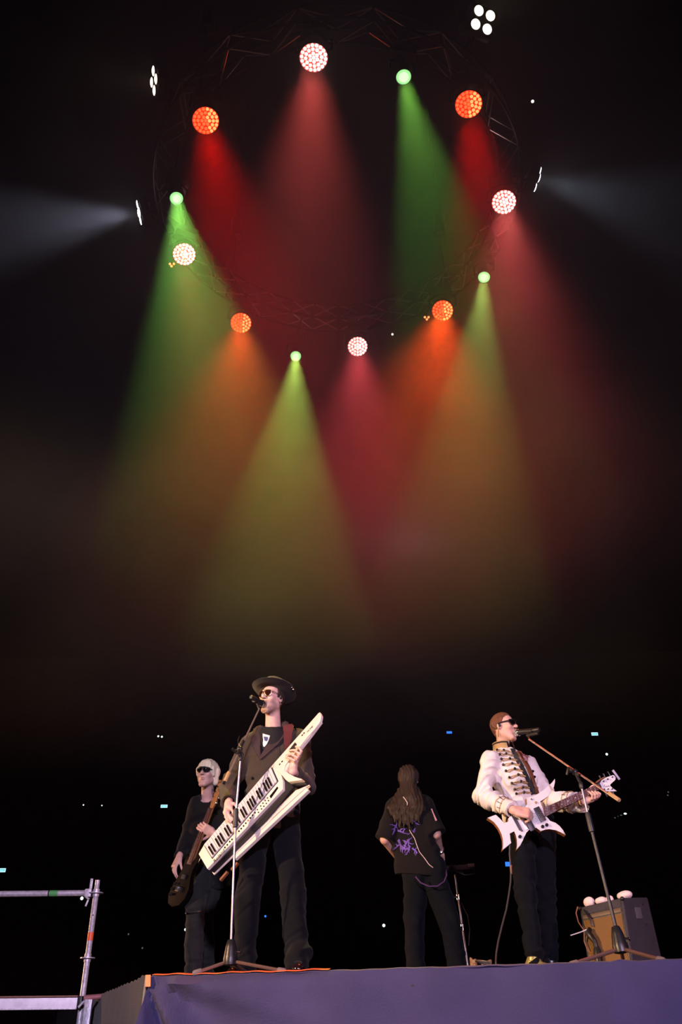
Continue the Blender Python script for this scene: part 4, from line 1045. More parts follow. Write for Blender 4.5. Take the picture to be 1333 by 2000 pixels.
# jacket
F = field_box([J['sh_l'], J['sh_r'], J['el_l'], J['el_r'], J['wr_l'], J['wr_r'], at(1036,1635,6.3)], .15, .006)
F.cap(J['sh_l'] + Vector((.01,0,-.005)), J['sh_r'] + Vector((-.01,0,-.005)), .062, .060, .04); F.cap(J['neck'] + Vector((0,0,-.045)), J['sh_l'].lerp(J['sh_r'], .5) + Vector((0,0,-.05)), .075, .11, .05)
F.cap(at(993,1502,6.32), at(1034,1600,6.36), .158, .150, .05, flat=(T2, .72)); F.cap(at(1022,1590,6.35), at(1040,1626,6.36), .165, .185, .03, flat=(T2, .80))
F.ell(at(1003,1515,6.26), (.15,.12,.12), None, .05)
sleeve(F, J, 'l', .066, .064, .056); sleeve(F, J, 'r', .064, .062, .058)
F.cap(at(1075,1560,6.30), at(1136,1571,6.16), .060, .062, .03)
F.cut(at(1038,1611,6.2), (.10,.1,-1)); cuff_cut(F, J['wr_l'], J['wr_l'] - J['el_l'], .015); cuff_cut(F, J['wr_r'], J['wr_r'] - J['el_r'], .020)
F.cap(hd.p(-.03,0,-.07), J['neck'] + Vector((0,0,-.03)), .064, .068, .01, sub=True)
zz = [(J['el_l'], .12, 1.9), (J['el_r'], .14, 1.6), (at(965,1500,6.1), .09, 1.1), (at(985,1580,6.1), .12, 1.6), (at(1000,1545,6.1), .09, .5)]
f1 = folds(.0095, 34, (.55,.2,-1), 1.0, 31, zz, .7); f2 = folds(.006, 24, (1,.3,.5), .6, 32)
me = F.mesh('jacket', lambda V: f1(V) + f2(V)); me.materials.append(M_jacket); jk = put(me, 'jacket', None, p2); b2 = bvh_of(jk)
# stand-up collar
ca = hd.p(-.028,0,-.105); cb = J['neck'] + Vector((.005,.0,.004)); ax = (ca - cb).normalized(); ctr = J['neck'] + Vector((.0,0,-.008))
def collar_fn(r0, z0, z1, t0, t1):
    def fn(u, v, side):
        t = t0 + u * (t1 - t0); x = T2 * math.cos(t) + Vector((-T2.y, T2.x, 0)) * math.sin(t)
        r = r0 + .006 * (1 - v) + (.003 if side else 0); q = ctr + ax * (z0 + (z1 - z0) * v) + x * r * (1 if abs(math.cos(t)) < .5 else 1.06); return tuple(q)
    return fn
col_o = sheet('collar', collar_fn(.067, -.012, .062, .22, 2*math.pi - .22), 60, 6, .003, M_velvet, p2)
sheet('gold_panel', collar_fn(.0705, .004, .046, .42, 2*math.pi - .42), 60, 5, .003, M_gold, col_o)
for zz_ in (-.010, .060):
    MB().tube([collar_fn(.071, -.012, .062, .22, 2*math.pi - .22)(i/50, (zz_ + .012)/.074, 0) for i in range(51)], .0035, 6).build('gold_piping', M_gold, col_o)
# black front band, braids, buttons (picture lines laid on the jacket)
front = [(999,1462),(1008,1480),(1017,1494),(1024,1508),(1032,1524),(1038,1538),(1043,1552)]
drape('front_band', b2, [(997,1463),(1004,1480),(1012,1494),(1020,1508),(1028,1524),(1034,1538),(1038,1553)], [(1005,1463),(1013,1479),(1021,1492),(1028,1507),(1035,1522),(1042,1537),(1047,1550)], 30, 4, .005, .002, M_velvet, jk)
rows = [((972,1467),(984,1467),(999,1470)), ((975,1474),(989,1474),(1004,1477)), ((979,1484),(996,1483),(1011,1486)), ((984,1494),(1001,1492),(1016,1496)), ((990,1506),(1006,1502),(1022,1507)),
        ((996,1518),(1013,1513),(1027,1516)), ((1001,1529),(1017,1525),(1031,1528)), ((1006,1540),(1021,1536),(1035,1538)), ((1009,1550),(1023,1547),(1038,1549))]
for i, (a, b, c) in enumerate(rows):
    mb = MB()
    for dy in (-1.6, 1.6):
        drape_tube(mb, b2, [(a[0]+1, a[1]), (a[0]+5, a[1]+dy*1.3), ((a[0]+b[0])/2, (a[1]+b[1])/2 + dy + 1.2), (b[0], b[1]+dy*.4), ((b[0]+c[0])/2, (b[1]+c[1])/2 + dy), c], .0034, .005, 18)
    drape_tube(mb, b2, [(a[0]-2,a[1]-2),(a[0]+2,a[1]+1),(a[0]-1,a[1]+2)], .003, .005, 6)
    mb.build('gold_braid', M_gold, jk)
    for q_ in (a, b):
        q, n = land(b2, *q_, 6.2); MB().ball(q + n*.009, (.010,.010,.010), seg=10).build('ball_button', M_blackbtn, jk)
    # loops on the far side of the opening
    mb = MB(); d = front[min(i, 6)]
    if i < 8:
        cx, cy = c[0] + 9, c[1] + 1
        drape_tube(mb, b2, [(cx - 1, cy - 1), (cx + 4, cy - 2.5), (cx + 8, cy), (cx + 4, cy + 2)], .0032, .005, 10); mb.build('gold_braid', M_gold, jk)
for x, y in ((1040,1507),(1043,1517)): q, n = land(b2, x, y, 6.3); MB().ball(q + n*.008, .010, seg=10).build('ball_button', M_blackbtn, jk)
# cuffs: two gold rings with little cords
for cA, cB, far in ((J['el_l'], J['wr_l'], 0), (J['el_r'], J['wr_r'], 1)):
    d = (cB - cA).normalized(); x = d.orthogonal().normalized(); y = d.cross(x)
    for s_ in (.085, .125):
        mb = MB(); ring = []
        c = cB - d * s_
        for i in range(28):
            t = 2*math.pi*i/28; v = x*math.cos(t) + y*math.sin(t); h = b2.ray_cast(c + v*.14, -v); ring.append((h[0] if h[0] is not None and (h[0]-c).length < .12 else c + v*.062) + v*.003)
        mb.tube(ring, .0032, 5, True); mb.build('gold_cuff_braid', M_gold, jk)
    mb = MB()
    for i in range(10):
        t = 2*math.pi*i/10; v = x*math.cos(t) + y*math.sin(t); pts = []
        for s_ in (.078, .105, .132):
            c = cB - d*s_; h = b2.ray_cast(c + v*.14, -v); pts.append((h[0] if h[0] is not None and (h[0]-c).length < .12 else c + v*.062) + v*.003)
        mb.tube(pts, .0022, 5)
    mb.build('cuff_cord', M_velvet, jk)
# short auburn hair
F = Field(V3(hd.c) - .15, V3(hd.c) + .16, .0045); F.ell(hd.p(-.012,0,.036), (.0925,.0745,.083), hd.M, .01); F.cap(hd.p(-.058,0,.02), hd.p(-.062,0,-.045), .036, .026, .03)
F.cvx([(hd.p(.036,0,.046), hd.M @ Vector((-.95,0,.62)))], V3(hd.c) - .16, V3(hd.c) + .17, k=.02)
F.cvx([(hd.p(0,0,.006), (hd.M @ Vector((0,0,1)))), (hd.p(-.030,0,0), hd.M @ Vector((-1,0,-.2)))], V3(hd.c) - .16, V3(hd.c) + .17, k=.008)
me = F.mesh('hair', strands(.0020, 330, hd.M.col[1], hd.M.col[0], 3)); me.materials.append(M_hair_brown); put(me, 'hair', None, p2)
glasses(p2, hd, M_lens_dark, M_black_plastic, 'wrap')
mb = MB(); mb.ball(hd.p(.004,-.086,-.004), (.010,.007,.012), seg=8); mb.tube([hd.p(.002,-.090,-.006), hd.p(-.01,-.088,-.04), hd.p(-.03,-.07,-.09)], .002, 5); mb.build('earphone', M_black_plastic, p2)
# guitar strap
st = drape('strap', b2, [(1008,1470),(1018,1484),(1027,1500),(1034,1516),(1040,1534),(1046,1553)], [(1014,1468),(1024,1482),(1032,1497),(1039,1513),(1045,1531),(1052,1551)], 24, 4, .012, .003, M_brown_lthr, None)
tag(st, 'narrow brown leather strap across the cream jacket', 'strap')
drape('epaulette', b2, [(1013,1470),(1019,1478),(1023,1490)], [(1026,1469),(1028,1478),(1029,1488)], 8, 5, .012, .004, mat('rose_satin', (.75,.42,.42), .4), jk)
mb = MB(); mb.tube([land(b2, 1026 + k*.8, 1476 + k*2.4, 6.4)[0] + Vector((0,-.014,0)) for k in range(5)], [.006,.009,.007,.009,.005], 7)
mb.build('epaulette_fringe', M_gold, jk)

# ---------------------------------------------------------------- bassist behind
p3 = person((392,1890), 7.5, 'silver blond man in black, wrap sunglasses, playing a dark bass guitar behind the tall man')
J = dict(neck=at(406,1560,7.55), pelvis=at(405,1692,7.55), sh_l=at(384,1575,7.52), sh_r=at(440,1577,7.52), el_l=at(368,1630,7.60), wr_l=at(351,1672,7.42),
         el_r=at(445,1650,7.50), wr_r=at(418,1628,7.27), hip_l=at(392,1705,7.5), hip_r=at(420,1705,7.58), knee_l=at(382,1772,7.33), knee_r=at(398,1785,7.48),
         ankle_l=at(380,1868,7.40), ankle_r=at(408,1872,7.75), foot_l=Vector((-.2,-1,0)), foot_r=Vector((.35,-.9,0)))
for k_ in ('ankle_l','ankle_r'): J[k_].z = .09
hd = Head(at(405,1512,7.46), (-.28,-.95,.02), up=(.06,0,1), size=.95)
F = field_box(list(J[k] for k in J if 'foot' not in k) + [hd.p(0,0,.12), hd.p(.12,0,0), at(335,1700,7.4), Vector((J['ankle_l'].x, 7.1, 0))], .09, H_)
legs_body(F, J); torso_body(F, J); hd.carve(F, J['neck'], jaw=1.06, nose=1.15)
hand(F, J['wr_l'], (-.30,-.30,-.85), (-.70,-.60,.2), -1, [(.35,.4,.3),(.45,.5,.3),(.55,.6,.3),(.6,.6,.3)], k=1.0, thumb=(.5,.5), spread=.15)
hand(F, J['wr_r'], (-.85,-.35,.40), (.05,-.85,-.35), -1, [(.5,.8,.5),(.6,.9,.5),(.6,1.0,.5),(.6,1.0,.5)], k=1.0, thumb=(1.2,.0))
me = F.mesh('body'); hd.tones(me, (.74,.44,.37), lips=(.55,.27,.24), brow=(.5,.4,.3)); me.materials.append(M_skin); put(me, 'body', None, p3)
F = field_box([J['hip_l'] + Vector((-.1,-.1,.1)), J['hip_r'] + Vector((.1,.1,0)), J['knee_l'], J['ankle_l'] + Vector((-.05,-.1,0)), J['ankle_r'] + Vector((.05,.1,-.05))], .10, .007)
F.cap(J['hip_l'] + Vector((0,0,.07)), J['hip_r'] + Vector((0,0,.07)), .115, .115, .03)
for sd in ('l', 'r'):
    F.cap(J['hip_'+sd], J['knee_'+sd], .105, .078, .02); F.cap(J['knee_'+sd], J['ankle_'+sd] + Vector((0,0,-.02)), .076, .066, .03)
f1 = folds(.007, 30, (1,.3,.2), .5, 41); f2 = folds(.008, 40, (.3,.1,1), .8, 42, [(J['ankle_l'], .15, 1.2), (J['ankle_r'], .15, 1.2), (J['knee_l'], .12, .9)])
me = F.mesh('trousers', lambda V: f1(V) + f2(V)); me.materials.append(M_greyjean); tr3 = put(me, 'trousers', None, p3); bz = bvh_of(tr3)
mb = MB(); drape_tube(mb, bz, [(361,1784),(372,1783),(382,1781),(392,1780)], .006, .004, 16, 7.4); drape_tube(mb, bz, [(361,1785),(359,1791)], .007, .005, 5, 7.4); mb.build('knee_zip', M_chrome, tr3)
for sd in ('l', 'r'):
    F = Field(V3((J['ankle_'+sd].x - .2, J['ankle_'+sd].y - .32, -.01)), V3((J['ankle_'+sd].x + .3, J['ankle_'+sd].y + .14, .22)), .0065)
    shoe(F, J['ankle_'+sd], J['foot_'+sd], .28); me = F.mesh('shoe'); me.materials.append(M_shoe_blk); put(me, 'shoe', None, p3)
M_coat3 = mat('black_coat', (.010,.009,.009), .85, bump=.3, scale=200, sheen=.05, spec=.2)
F = field_box([J['sh_l'], J['sh_r'], J['el_l'], J['el_r'], J['wr_l'], J['wr_r'], at(405,1740,7.5)], .14, .0075)
F.cap(J['sh_l'] + Vector((.01,0,0)), J['sh_r'] + Vector((-.01,0,0)), .066, .066, .04); F.cap(at(407,1590,7.56), at(407,1735,7.58), .165, .19, .05, flat=((0,1,0), .68))
F.cap(J['neck'] + Vector((0,0,.0)), J['neck'] + Vector((0,0,-.1)), .075, .12, .04)
sleeve(F, J, 'l', .068, .062, .050); sleeve(F, J, 'r', .068, .064, .052); cuff_cut(F, J['wr_l'], J['wr_l'] - J['el_l'], .01); cuff_cut(F, J['wr_r'], J['wr_r'] - J['el_r'], .02)
F.cut(at(405,1742,7.4), (.3,.1,-1)); F.cap(hd.p(0,0,-.09), J['neck'] + Vector((0,-.06,-.02)), .062, .060, .01, sub=True)
me = F.mesh('jacket', folds(.009, 26, (.4,.2,1), .8, 43)); me.materials.append(M_coat3); put(me, 'jacket', None, p3)
# bob of pale hair with a side-swept fringe
F = Field(V3(hd.c) - .17, V3(hd.c) + .18, .005); k = hd.k
F.ell(hd.p(-.012,0,.040), (.112*k,.094*k,.098*k), hd.M, .02)
for sd in (1,-1):
    F.cap(hd.p(-.02,.084*sd,.03), hd.p(-.03,.078*sd,-.075 if sd > 0 else -.045), .030, .022, .03); F.cap(hd.p(.045,.076*sd,.035), hd.p(.030,.080*sd,-.02), .016, .008, .02)
F.cap(hd.p(-.075,0,.0), hd.p(-.075,0,-.09), .06, .045, .03)
F.ell(hd.p(.080,0,-.040), (.085,.068,.066), hd.M, .015, sub=True)
for i in range(9):
    l = -.058 + i * .0145; F.cap(hd.p(.070,l*.6+.012,.092), hd.p(.100 - l*l*8, l,.038 - .010*math.sin(i*1.3) - .010*(i/8)), .013, .007, .012)
me = F.mesh('hair', strands(.0022, 260, hd.M.col[1], (0,0,1), 4)); me.materials.append(M_hair_white); put(me, 'hair', None, p3)
glasses(p3, hd, M_lens_dark, M_black_plastic, 'wrap')
mb = MB(); mb.ball(hd.p(.004,.088,-.004), (.010,.007,.012), seg=8); mb.tube([at(419.5 + 5.5*math.cos(t), 1540 + 6*math.sin(t), 7.42) for t in [k*.5 for k in range(2, 12)]], .0028, 5); mb.build('earphone', M_black_plastic, p3)

# ---------------------------------------------------------------- long-haired player with his back to the hall
p4 = person((845,1890), 7.8, 'long haired man in a black shirt with violet print, seen from behind')
B4 = Vector((.28,.96,0)).normalized()
J = dict(neck=at(800,1556,7.78), pelvis=at(826,1700,7.82), sh_l=at(771,1576,7.80), sh_r=at(831,1572,7.78), el_l=at(752,1640,7.78), wr_l=at(779,1677,7.98),
         el_r=at(853,1629,7.72), wr_r=at(861,1663,7.92), hip_l=at(812,1716,7.82), hip_r=at(848,1714,7.80), knee_l=at(810,1800,7.85), knee_r=at(878,1800,7.75),
         ankle_l=at(812,1880,7.9), ankle_r=at(897,1880,7.80), foot_l=Vector((.0,1,0)), foot_r=Vector((.6,-.6,0)))
for k_ in ('ankle_l','ankle_r'): J[k_].z = .09
hd = Head(at(799,1524,7.80), (.20,.97,-.12), size=1.0)
F = field_box(list(J[k] for k in J if 'foot' not in k) + [hd.p(0,0,.12), hd.p(.12,0,0), at(830,1690,8.15)], .09, H_)
legs_body(F, J); torso_body(F, J, fl=B4); hd.carve(F, J['neck'])
hand(F, J['wr_l'], (.5,.6,-.35), (-.3,.2,.9), 1, [(.3,.4,.3),(.35,.4,.3),(.4,.4,.3),(.4,.4,.3)], thumb=(.5,.4))
hand(F, J['wr_r'], (.05,.6,-.6), (.5,.2,.7), -1, [(.3,.4,.3),(.35,.4,.3),(.4,.4,.3),(.4,.4,.3)], thumb=(.5,.4))
me = F.mesh('body'); hd.tones(me, (.66,.36,.28)); me.materials.append(M_skin); put(me, 'body', None, p4)
F = field_box([J['hip_l'] + Vector((-.1,-.1,.1)), J['hip_r'] + Vector((.1,.1,0)), J['knee_r'], J['ankle_l'] + Vector((-.05,-.1,0)), J['ankle_r'] + Vector((.05,.1,-.05))], .10, .007)
F.cap(J['hip_l'] + Vector((0,0,.07)), J['hip_r'] + Vector((0,0,.07)), .12, .12, .03)
for sd in ('l', 'r'): F.cap(J['hip_'+sd], J['knee_'+sd], .110, .085, .02); F.cap(J['knee_'+sd], J['ankle_'+sd] + Vector((0,0,-.02)), .083, .076, .03)
me = F.mesh('trousers', folds(.009, 32, (1,.3,.3), .6, 51)); me.materials.append(M_jeans); put(me, 'trousers', None, p4)
for sd in ('l', 'r'):
    F = Field(V3((J['ankle_'+sd].x - .25, J['ankle_'+sd].y - .32, -.01)), V3((J['ankle_'+sd].x + .3, J['ankle_'+sd].y + .32, .22)), .0065)
    shoe(F, J['ankle_'+sd], J['foot_'+sd], .28); me = F.mesh('shoe'); me.materials.append(M_shoe_blk); put(me, 'shoe', None, p4)
M_shirt4 = mat('black_shirt', (.008,.006,.006), .9, bump=.25, scale=200, sheen=.04, spec=.2)
F = field_box([J['sh_l'], J['sh_r'], J['el_l'], J['el_r'], at(820,1712,7.8)], .17, .007)
for sd in ('l', 'r'):
    d = (J['el_'+sd] - J['sh_'+sd]).normalized(); F.cap(J['sh_'+sd], J['el_'+sd] + d * .02, .070, .092, .03); cuff_cut(F, J['el_'+sd] + d*.03, d, .03, .13)
F.cap(J['sh_l'] + Vector((.0,0,.0)), J['sh_r'] + Vector((0,0,0)), .064, .064, .05); F.cap(at(801,1590,7.8), at(819,1704,7.82), .185, .205, .05, flat=(B4, .66))
F.cap(J['neck'] + Vector((0,0,-.01)), J['neck'] + Vector((0,0,-.1)), .07, .12, .05); F.cap(at(838,1655,7.78), at(852,1692,7.75), .055, .040, .05)
F.cut(at(820,1708,7.7), (-.10,.1,-1)); F.cap(hd.p(0,0,-.09), J['neck'], .06, .06, .01, sub=True)
zz = [(at(800,1680,7.8), .2, .9), (J['el_l'], .12, .9), (J['el_r'], .12, .8)]
f1 = folds(.009, 22, (.9,.2,.5), .7, 52, zz)
me = F.mesh('shirt', f1); me.materials.append(M_shirt4); sh = put(me, 'shirt', None, p4); b4 = bvh_of(sh)
# long straight hair
F = field_box([hd.c + Vector((0,0,.14)), at(760,1625,7.6), at(840,1625,7.9)], .08, .006)
F.ell(hd.p(-.010,0,.038), (.108,.088,.094), hd.M, .02); F.cap(hd.p(-.045,0,.0), at(799,1560,7.70), .075, .085, .05, flat=(B4, .8))
for i in range(11):
    u = i / 10; x0 = 784 + 30 * u; x1 = 765 + 59 * u; y1 = 1594 + 22 * math.sin(math.pi * u) + 6 * math.sin(i * 2.3)
    F.cap(at(x0, 1548, 7.73), at(x1, 1578, 7.665), .036, .030, .03); F.cap(at(x1, 1578, 7.665), at(x1 + 1.5 * math.sin(i*1.7), y1, 7.650), .030, .006, .012)
me = F.mesh('hair', strands(.0040, 210, (1,.1,0), (0,0,1), 5)); me.materials.append(M_hair_long); put(me, 'hair', None, p4)
# violet print: jagged branching marks
rr = random.Random(5)
def bolt(x, y, a, L, w, depth, mb):
    n = 4; pts = [(x, y)]
    for i in range(n): a += rr.uniform(-.7, .7); x += math.cos(a) * L / n; y += math.sin(a) * L / n; pts.append((x, y))
    A, Bq = [], []
    for i, (qx, qy) in enumerate(pts):
        ww = w * 1.5 * (1 - i / (len(pts) - .8)) * .5 + .15; A.append((qx - ww * math.sin(a), qy + ww * math.cos(a))); Bq.append((qx + ww * math.sin(a), qy - ww * math.cos(a)))
    mb.append((A, Bq))
    if depth:
        for i in (1, 2, 3): bolt(*pts[i], a + rr.choice((-1, 1)) * rr.uniform(.6, 1.3), L * .55, w * .7, depth - 1, mb)
lines = []
for (x, y, a, L, w) in ((775,1602,1.3,24,3.4),(777,1622,.9,22,3),(779,1640,1.4,24,3.6),(783,1656,1.0,18,3.2),(790,1652,-.9,18,2.5),(797,1640,1.2,22,2.6),(806,1656,.4,16,2.4),(802,1652,1.7,18,2.2),(781,1650,2.6,12,2.4),(808,1600,1.2,14,1.4),(812,1618,1.9,10,1.2)): bolt(x, y, a, L, w, 1, lines)
pm = None
for i, (A, Bq) in enumerate(lines):
    o = drape('print', b4, A, Bq, 7, 3, .004, .0012, M_purple, sh, 7.7)
drape('sleeve_stripe', b4, [(842,1580),(846,1590),(851,1604)], [(844,1580),(848,1590),(854,1603)], 8, 3, .004, .001, mat('pink_print', (.75,.36,.40), .6), sh, 7.7)
mb = MB(); drape_tube(mb, b4, [(799,1618),(804,1627),(811,1638),(815,1652),(820,1664),(830,1677),(838,1689),(846,1695)], .0036, .008, 40, 7.7); wire = mb.build('back_wire', mat('pale_wire', (.75,.55,.48), .5), sh)
mb = MB(); hb4 = bvh_of([c for c in p4.children if c.name.startswith('hair')][0]) if p4.children else b4
mb = MB(); mb.tube([land(hb4, x, y, 7.7)[0] + Vector((0,-.01,0)) for x, y in ((788,1557),(792,1562),(796,1568),(796,1573))], .0036, 6); mb.build('ear_wire', mat('cream_wire', (.75,.6,.5), .5), p4)
mb = MB(); mb.tube([at(812,1712,7.62), at(822,1724,7.62), at(838,1731,7.62), at(855,1731,7.63), at(868,1722,7.66), at(873,1710,7.7), at(872,1699,7.75)], .006, 6); tag(mb.build('lanyard_loop', mat('violet_strap', (.09,.03,.12), .7), p4), 'violet looped strap')
mb = MB(); w = J['wr_r']; e = J['el_r']; d = (w - e).normalized(); x = d.orthogonal().normalized(); y = d.cross(x); mb.tube([w - d*.03 + (x*math.cos(t) + y*math.sin(t))*.034 for t in [2*math.pi*i/18 for i in range(18)]], .008, 6, True); mb.build('bracelet', M_chrome, p4)
# ================================================================ instruments and stage gear
def slab_on(pl, pts, w0, w1, bev=0.0):
    return MB().prism([pl(*p, w0) for p in pts], pl.n * (w1 - w0), bev)
def lerp2(a, b, t): return (a[0] + (b[0]-a[0])*t, a[1] + (b[1]-a[1])*t)
def text_mesh(txt, size, O, xdir, n, material, parent, name='lettering'):
    cu = bpy.data.curves.new(name, 'FONT'); cu.body = txt; cu.size = size; cu.extrude = .0006; cu.align_x = 'CENTER'; cu.align_y = 'CENTER'; cu.resolution_u = 2
    o = bpy.data.objects.new('tmp_text', cu); COL.objects.link(o); bpy.context.view_layer.update()
    me = bpy.data.meshes.new_from_object(o.evaluated_get(bpy.context.evaluated_depsgraph_get())); bpy.data.objects.remove(o); me.name = name
    x = Vector(xdir).normalized(); z = Vector(n).normalized(); y = z.cross(x).normalized(); x = y.cross(z)
    M = Matrix((x, y, z)).transposed().to_4x4(); M.translation = O; me.transform(M); me.materials.clear(); me.materials.append(material)
    return put(me, name, None, parent)

# ---------------------------------------------------------------- keytar
kt = empty('keytar', KP(470,1610,-.04), 'white keytar with black side panel held slantwise by the tall man in the hat', 'keytar')
low0, low1 = (405,1697), (556,1538)
top = [(388,1668),(399,1649),(530,1497),(622,1393),(625,1391),(628,1397),(626,1409),(615,1424),(608,1432),(600,1441),(585,1460),(563,1487),(557,1495),(556,1507),(548,1509),(553,1524),(553,1541),(405,1697)]
slab_on(KP, top, -.022, 0, .003).build('top_shell', M_ivory, kt)
slab_on(KP, [(391,1670),(532,1499),(556,1506),(590,1524),(565,1529.5),(511,1593),(406,1697)], -.064, -.022).build('side_panel', M_panel_black, kt)
slab_on(KP, [(389,1669),(405,1693),(592,1523),(594,1526),(566,1534),(513,1597),(405,1700),(386,1669)], -.073, -.064, .002).build('lower_rim', M_ivory, kt)
slab_on(KP, [(440,1664),(586,1528),(590,1533),(445,1669)], -.094, -.070, .003).build('under_rail', M_ivory, kt)
slab_on(KP, [(548,1509),(541,1506),(557,1505),(566,1512),(577,1518),(591,1522),(592,1524),(565,1528),(558,1523)], -.024, .006, .003).build('horn', M_ivory, kt)
slab_on(KP, [(557,1496),(563,1489),(566,1491),(560,1500),(559,1506),(556,1507)], -.03, -.004, .002).build('neck_joint', M_ivory, kt)
slab_on(KP, [(582,1454),(616,1409),(626,1408),(608,1432),(586,1460)], -.030, -.006, .006).build('neck_bevel', M_ivory, kt)
slab_on(KP, [(568,1470),(577,1463),(580,1454),(578,1451),(572,1459),(566,1466)], -.002, .010, .003).build('touch_grip', M_panel_black, kt)
L0, L1 = [(401,1651),(531,1500)], [(416,1676),(543,1527)]
NW = 29
def kq(t, s): return lerp2(lerp2(L0[0], L0[1], t), lerp2(L1[0], L1[1], t), s)
slab_on(KP, [kq(-.01,0), kq(1.01,0), kq(1.01,1.02), kq(-.01,1.02)], -.002, .002).build('key_bed', M_panel_black, kt)
wk = bk = None
for i in range(NW):
    a, b = (i + .06) / NW, (i + .94) / NW
    slab_on(KP, [kq(a,.0), kq(b,.0), kq(b,.985), kq(a,.985)], .002, .012).build('white_key', M_key_white, kt, sm=None)
    if i % 7 in (0, 1, 3, 4, 5) and i < NW - 1:
        c = (i + 1) / NW; h = .29 / NW
        MB().prism([KP(*kq(c-h,.40), .012), KP(*kq(c+h,.40), .012), KP(*kq(c+h,.985), .012), KP(*kq(c-h,.985), .012)], KP.n * .010, .0015).build('black_key', M_key_black, kt, sm=None)
slab_on(KP, [(800/9.19+455,885/9.19+1440),(818/9.19+455,915/9.19+1440),(687/9.19+455,1100/9.19+1440),(662/9.19+455,1060/9.19+1440)], 0, .0015).build('display', M_key_black, kt)
dots = [(625,1090),(645,1140),(585,1140),(605,1190),(545,1185),(562,1240),(505,1235),(520,1288),(445,1300),(465,1350)]
dots = [(x/9.19+455, y/9.19+1440, .0052) for x, y in dots] + [(x/8.33+380, y/8.33+1560, .0066) for x, y in ((990,230),(950,270),(912,315),(840,400),(803,445),(765,488),(728,530),(615,665),(578,700),(538,752),(500,795))]
for x, y, r in dots: c = KP(x, y, 0); MB().cyl(c, c + nK*.004, r, r*.85, 10).build('button', M_blackbtn, kt)
c = KP(878/8.33+380, 355/8.33+1560, 0); tag(MB().cyl(c, c + nK*.004, .0066, .0055, 10).build('button', M_red_led, kt), 'button lit red')
for x, y in ((547,1493),(551.5,1487.5),(591,1436),(594.5,1432)): c = KP(x, y, 0); MB().box(c + nK*.001, (.006,.004,.002), Matrix((uK, vK, nK)).transposed()).build('slot', M_blackbtn, kt)
for x, y in ((409,1698.5),(447,1668),(491,1623),(512,1591),(534,1576),(566,1531),(579,1528)):
    d = vK; c = KP(x, y, -.055) - vK*.0; c2 = KP(405 + (556-405)*((x-405)/186 if x < 591 else 1), 1697 - (1697-1524)*((x-405)/186), -.043)
    MB().ball(c2 + vK * .0015, .0042, seg=8).build('screw', M_chrome, kt)
text_mesh('Roland', .036, KP(428.5,1671.5,.0012), uK, nK, M_panel_black, kt)
text_mesh('AX-Edge', .016, KP(606,1424,.0012), uK, nK, M_panel_black, kt)
mb = MB()
for k in range(12): mb.box(KP(438 + k*1.15, 1672 - k*1.12, -.116) , (.0025,.004,.006), Matrix((uK, vK, nK)).transposed())
mb.box(KP(436,1690,-.11), (.028,.010,.010), Matrix((uK, vK, nK)).transposed(), .003); mb.bm.free()
for x, y, w_ in ((446,1687,.030),(425,1706,.034)):
    MB().box(KP(x-6, y-7, -.096), (w_,.009,.010), Matrix((uK, vK, nK)).transposed(), .003).build('connector_block', M_brown_lthr, kt)
MB().tube([KP(389,1668,-.03), KP(385,1674,-.03), KP(382,1681,-.03), KP(382,1683,-.04)], .0025, 6).build('strap_pin', M_chrome, kt)

# ---------------------------------------------------------------- white guitar
gt = empty('electric_guitar', GP(1040,1600,-.03), 'white pointed horned electric guitar held by the man in the cream jacket', 'guitar')
def g3(L): return [(x/7.405+940, y/7.405+1500) for x, y in L]
body = g3([(1070,155),(1073,200),(1058,270),(1025,340),(975,400),(915,448),(852,482),(868,540),(905,615),(945,700),(968,735),(1000,770),(1075,790),(1140,840),(1190,900),(1226,968),(1160,932),(1080,895),(990,880),(930,892),(866,915),(838,888),(800,862),(755,862),(700,885),(655,930),(630,990),(605,1050),(570,1120),(515,1182),(528,1110),(525,1040),(508,970),(482,910),(410,945),(425,1030),(440,1085),(400,1115),(312,1190),(325,1110),(322,1030),(300,950),(255,860),(190,780),(95,720),(150,700),(215,676),(262,720),(335,805),(400,778),(392,735),(420,700),(470,690),(560,640),(650,560),(672,520),(655,432),(740,412),(820,378),(900,325),(970,265),(1030,210)])
slab_on(GP, body, -.045, -.006).build('body_edge', M_edge, gt, sm=30)
slab_on(GP, body, -.006, .002, .0022).build('body', M_white_gloss, gt, sm=30)
def fr2(L, s=(3.92,900,1370)): return [(x/s[0]+s[1], y/s[0]+s[2]) for x, y in L]
n0, n1 = [(1063.5,1578.5),(1067.5,1595)], [(1168,1531.5),(1172,1542)]
slab_on(GP, [n0[0], n1[0], n1[1], n0[1]], -.022, .004).build('neck', M_maple, gt)
slab_on(GP, [(1061,1579),n1[0], n1[1], (1065,1596.3)], .004, .009, .001).build('fretboard', M_wood, gt)
for k in range(1, 23):
    t = 1 - 2 ** (-k / 12); t = 1 - t / (1 - 2 ** (-23/12)) ; a, b = lerp2(n0[0], n1[0], t), lerp2(n0[1], n1[1], t)
    MB().tube([GP(*a, .0095), GP(*b, .0095)], .0014, 5).build('fret', M_chrome, gt)
for t in (.16,.30,.42,.56,.68,.80): c = lerp2(lerp2(n0[0], n1[0], t), lerp2(n0[1], n1[1], t), .5); c = GP(*c, .009); MB().cyl(c, c + nG*.001, .0042, n=8).build('inlay', M_key_white, gt)
head = [(x/11.1+1110, y/11.1+1490) for x, y in [(690,440),(750,350),(860,300),(985,255),(1020,270),(1045,310),(1035,360),(1000,400),(910,465),(925,500),(960,530),(1072,606),(1000,610),(790,612),(755,575),(720,520)]]
slab_on(GP, head, -.020, -.004, .002).build('headstock', M_white_gloss, gt, sm=30)
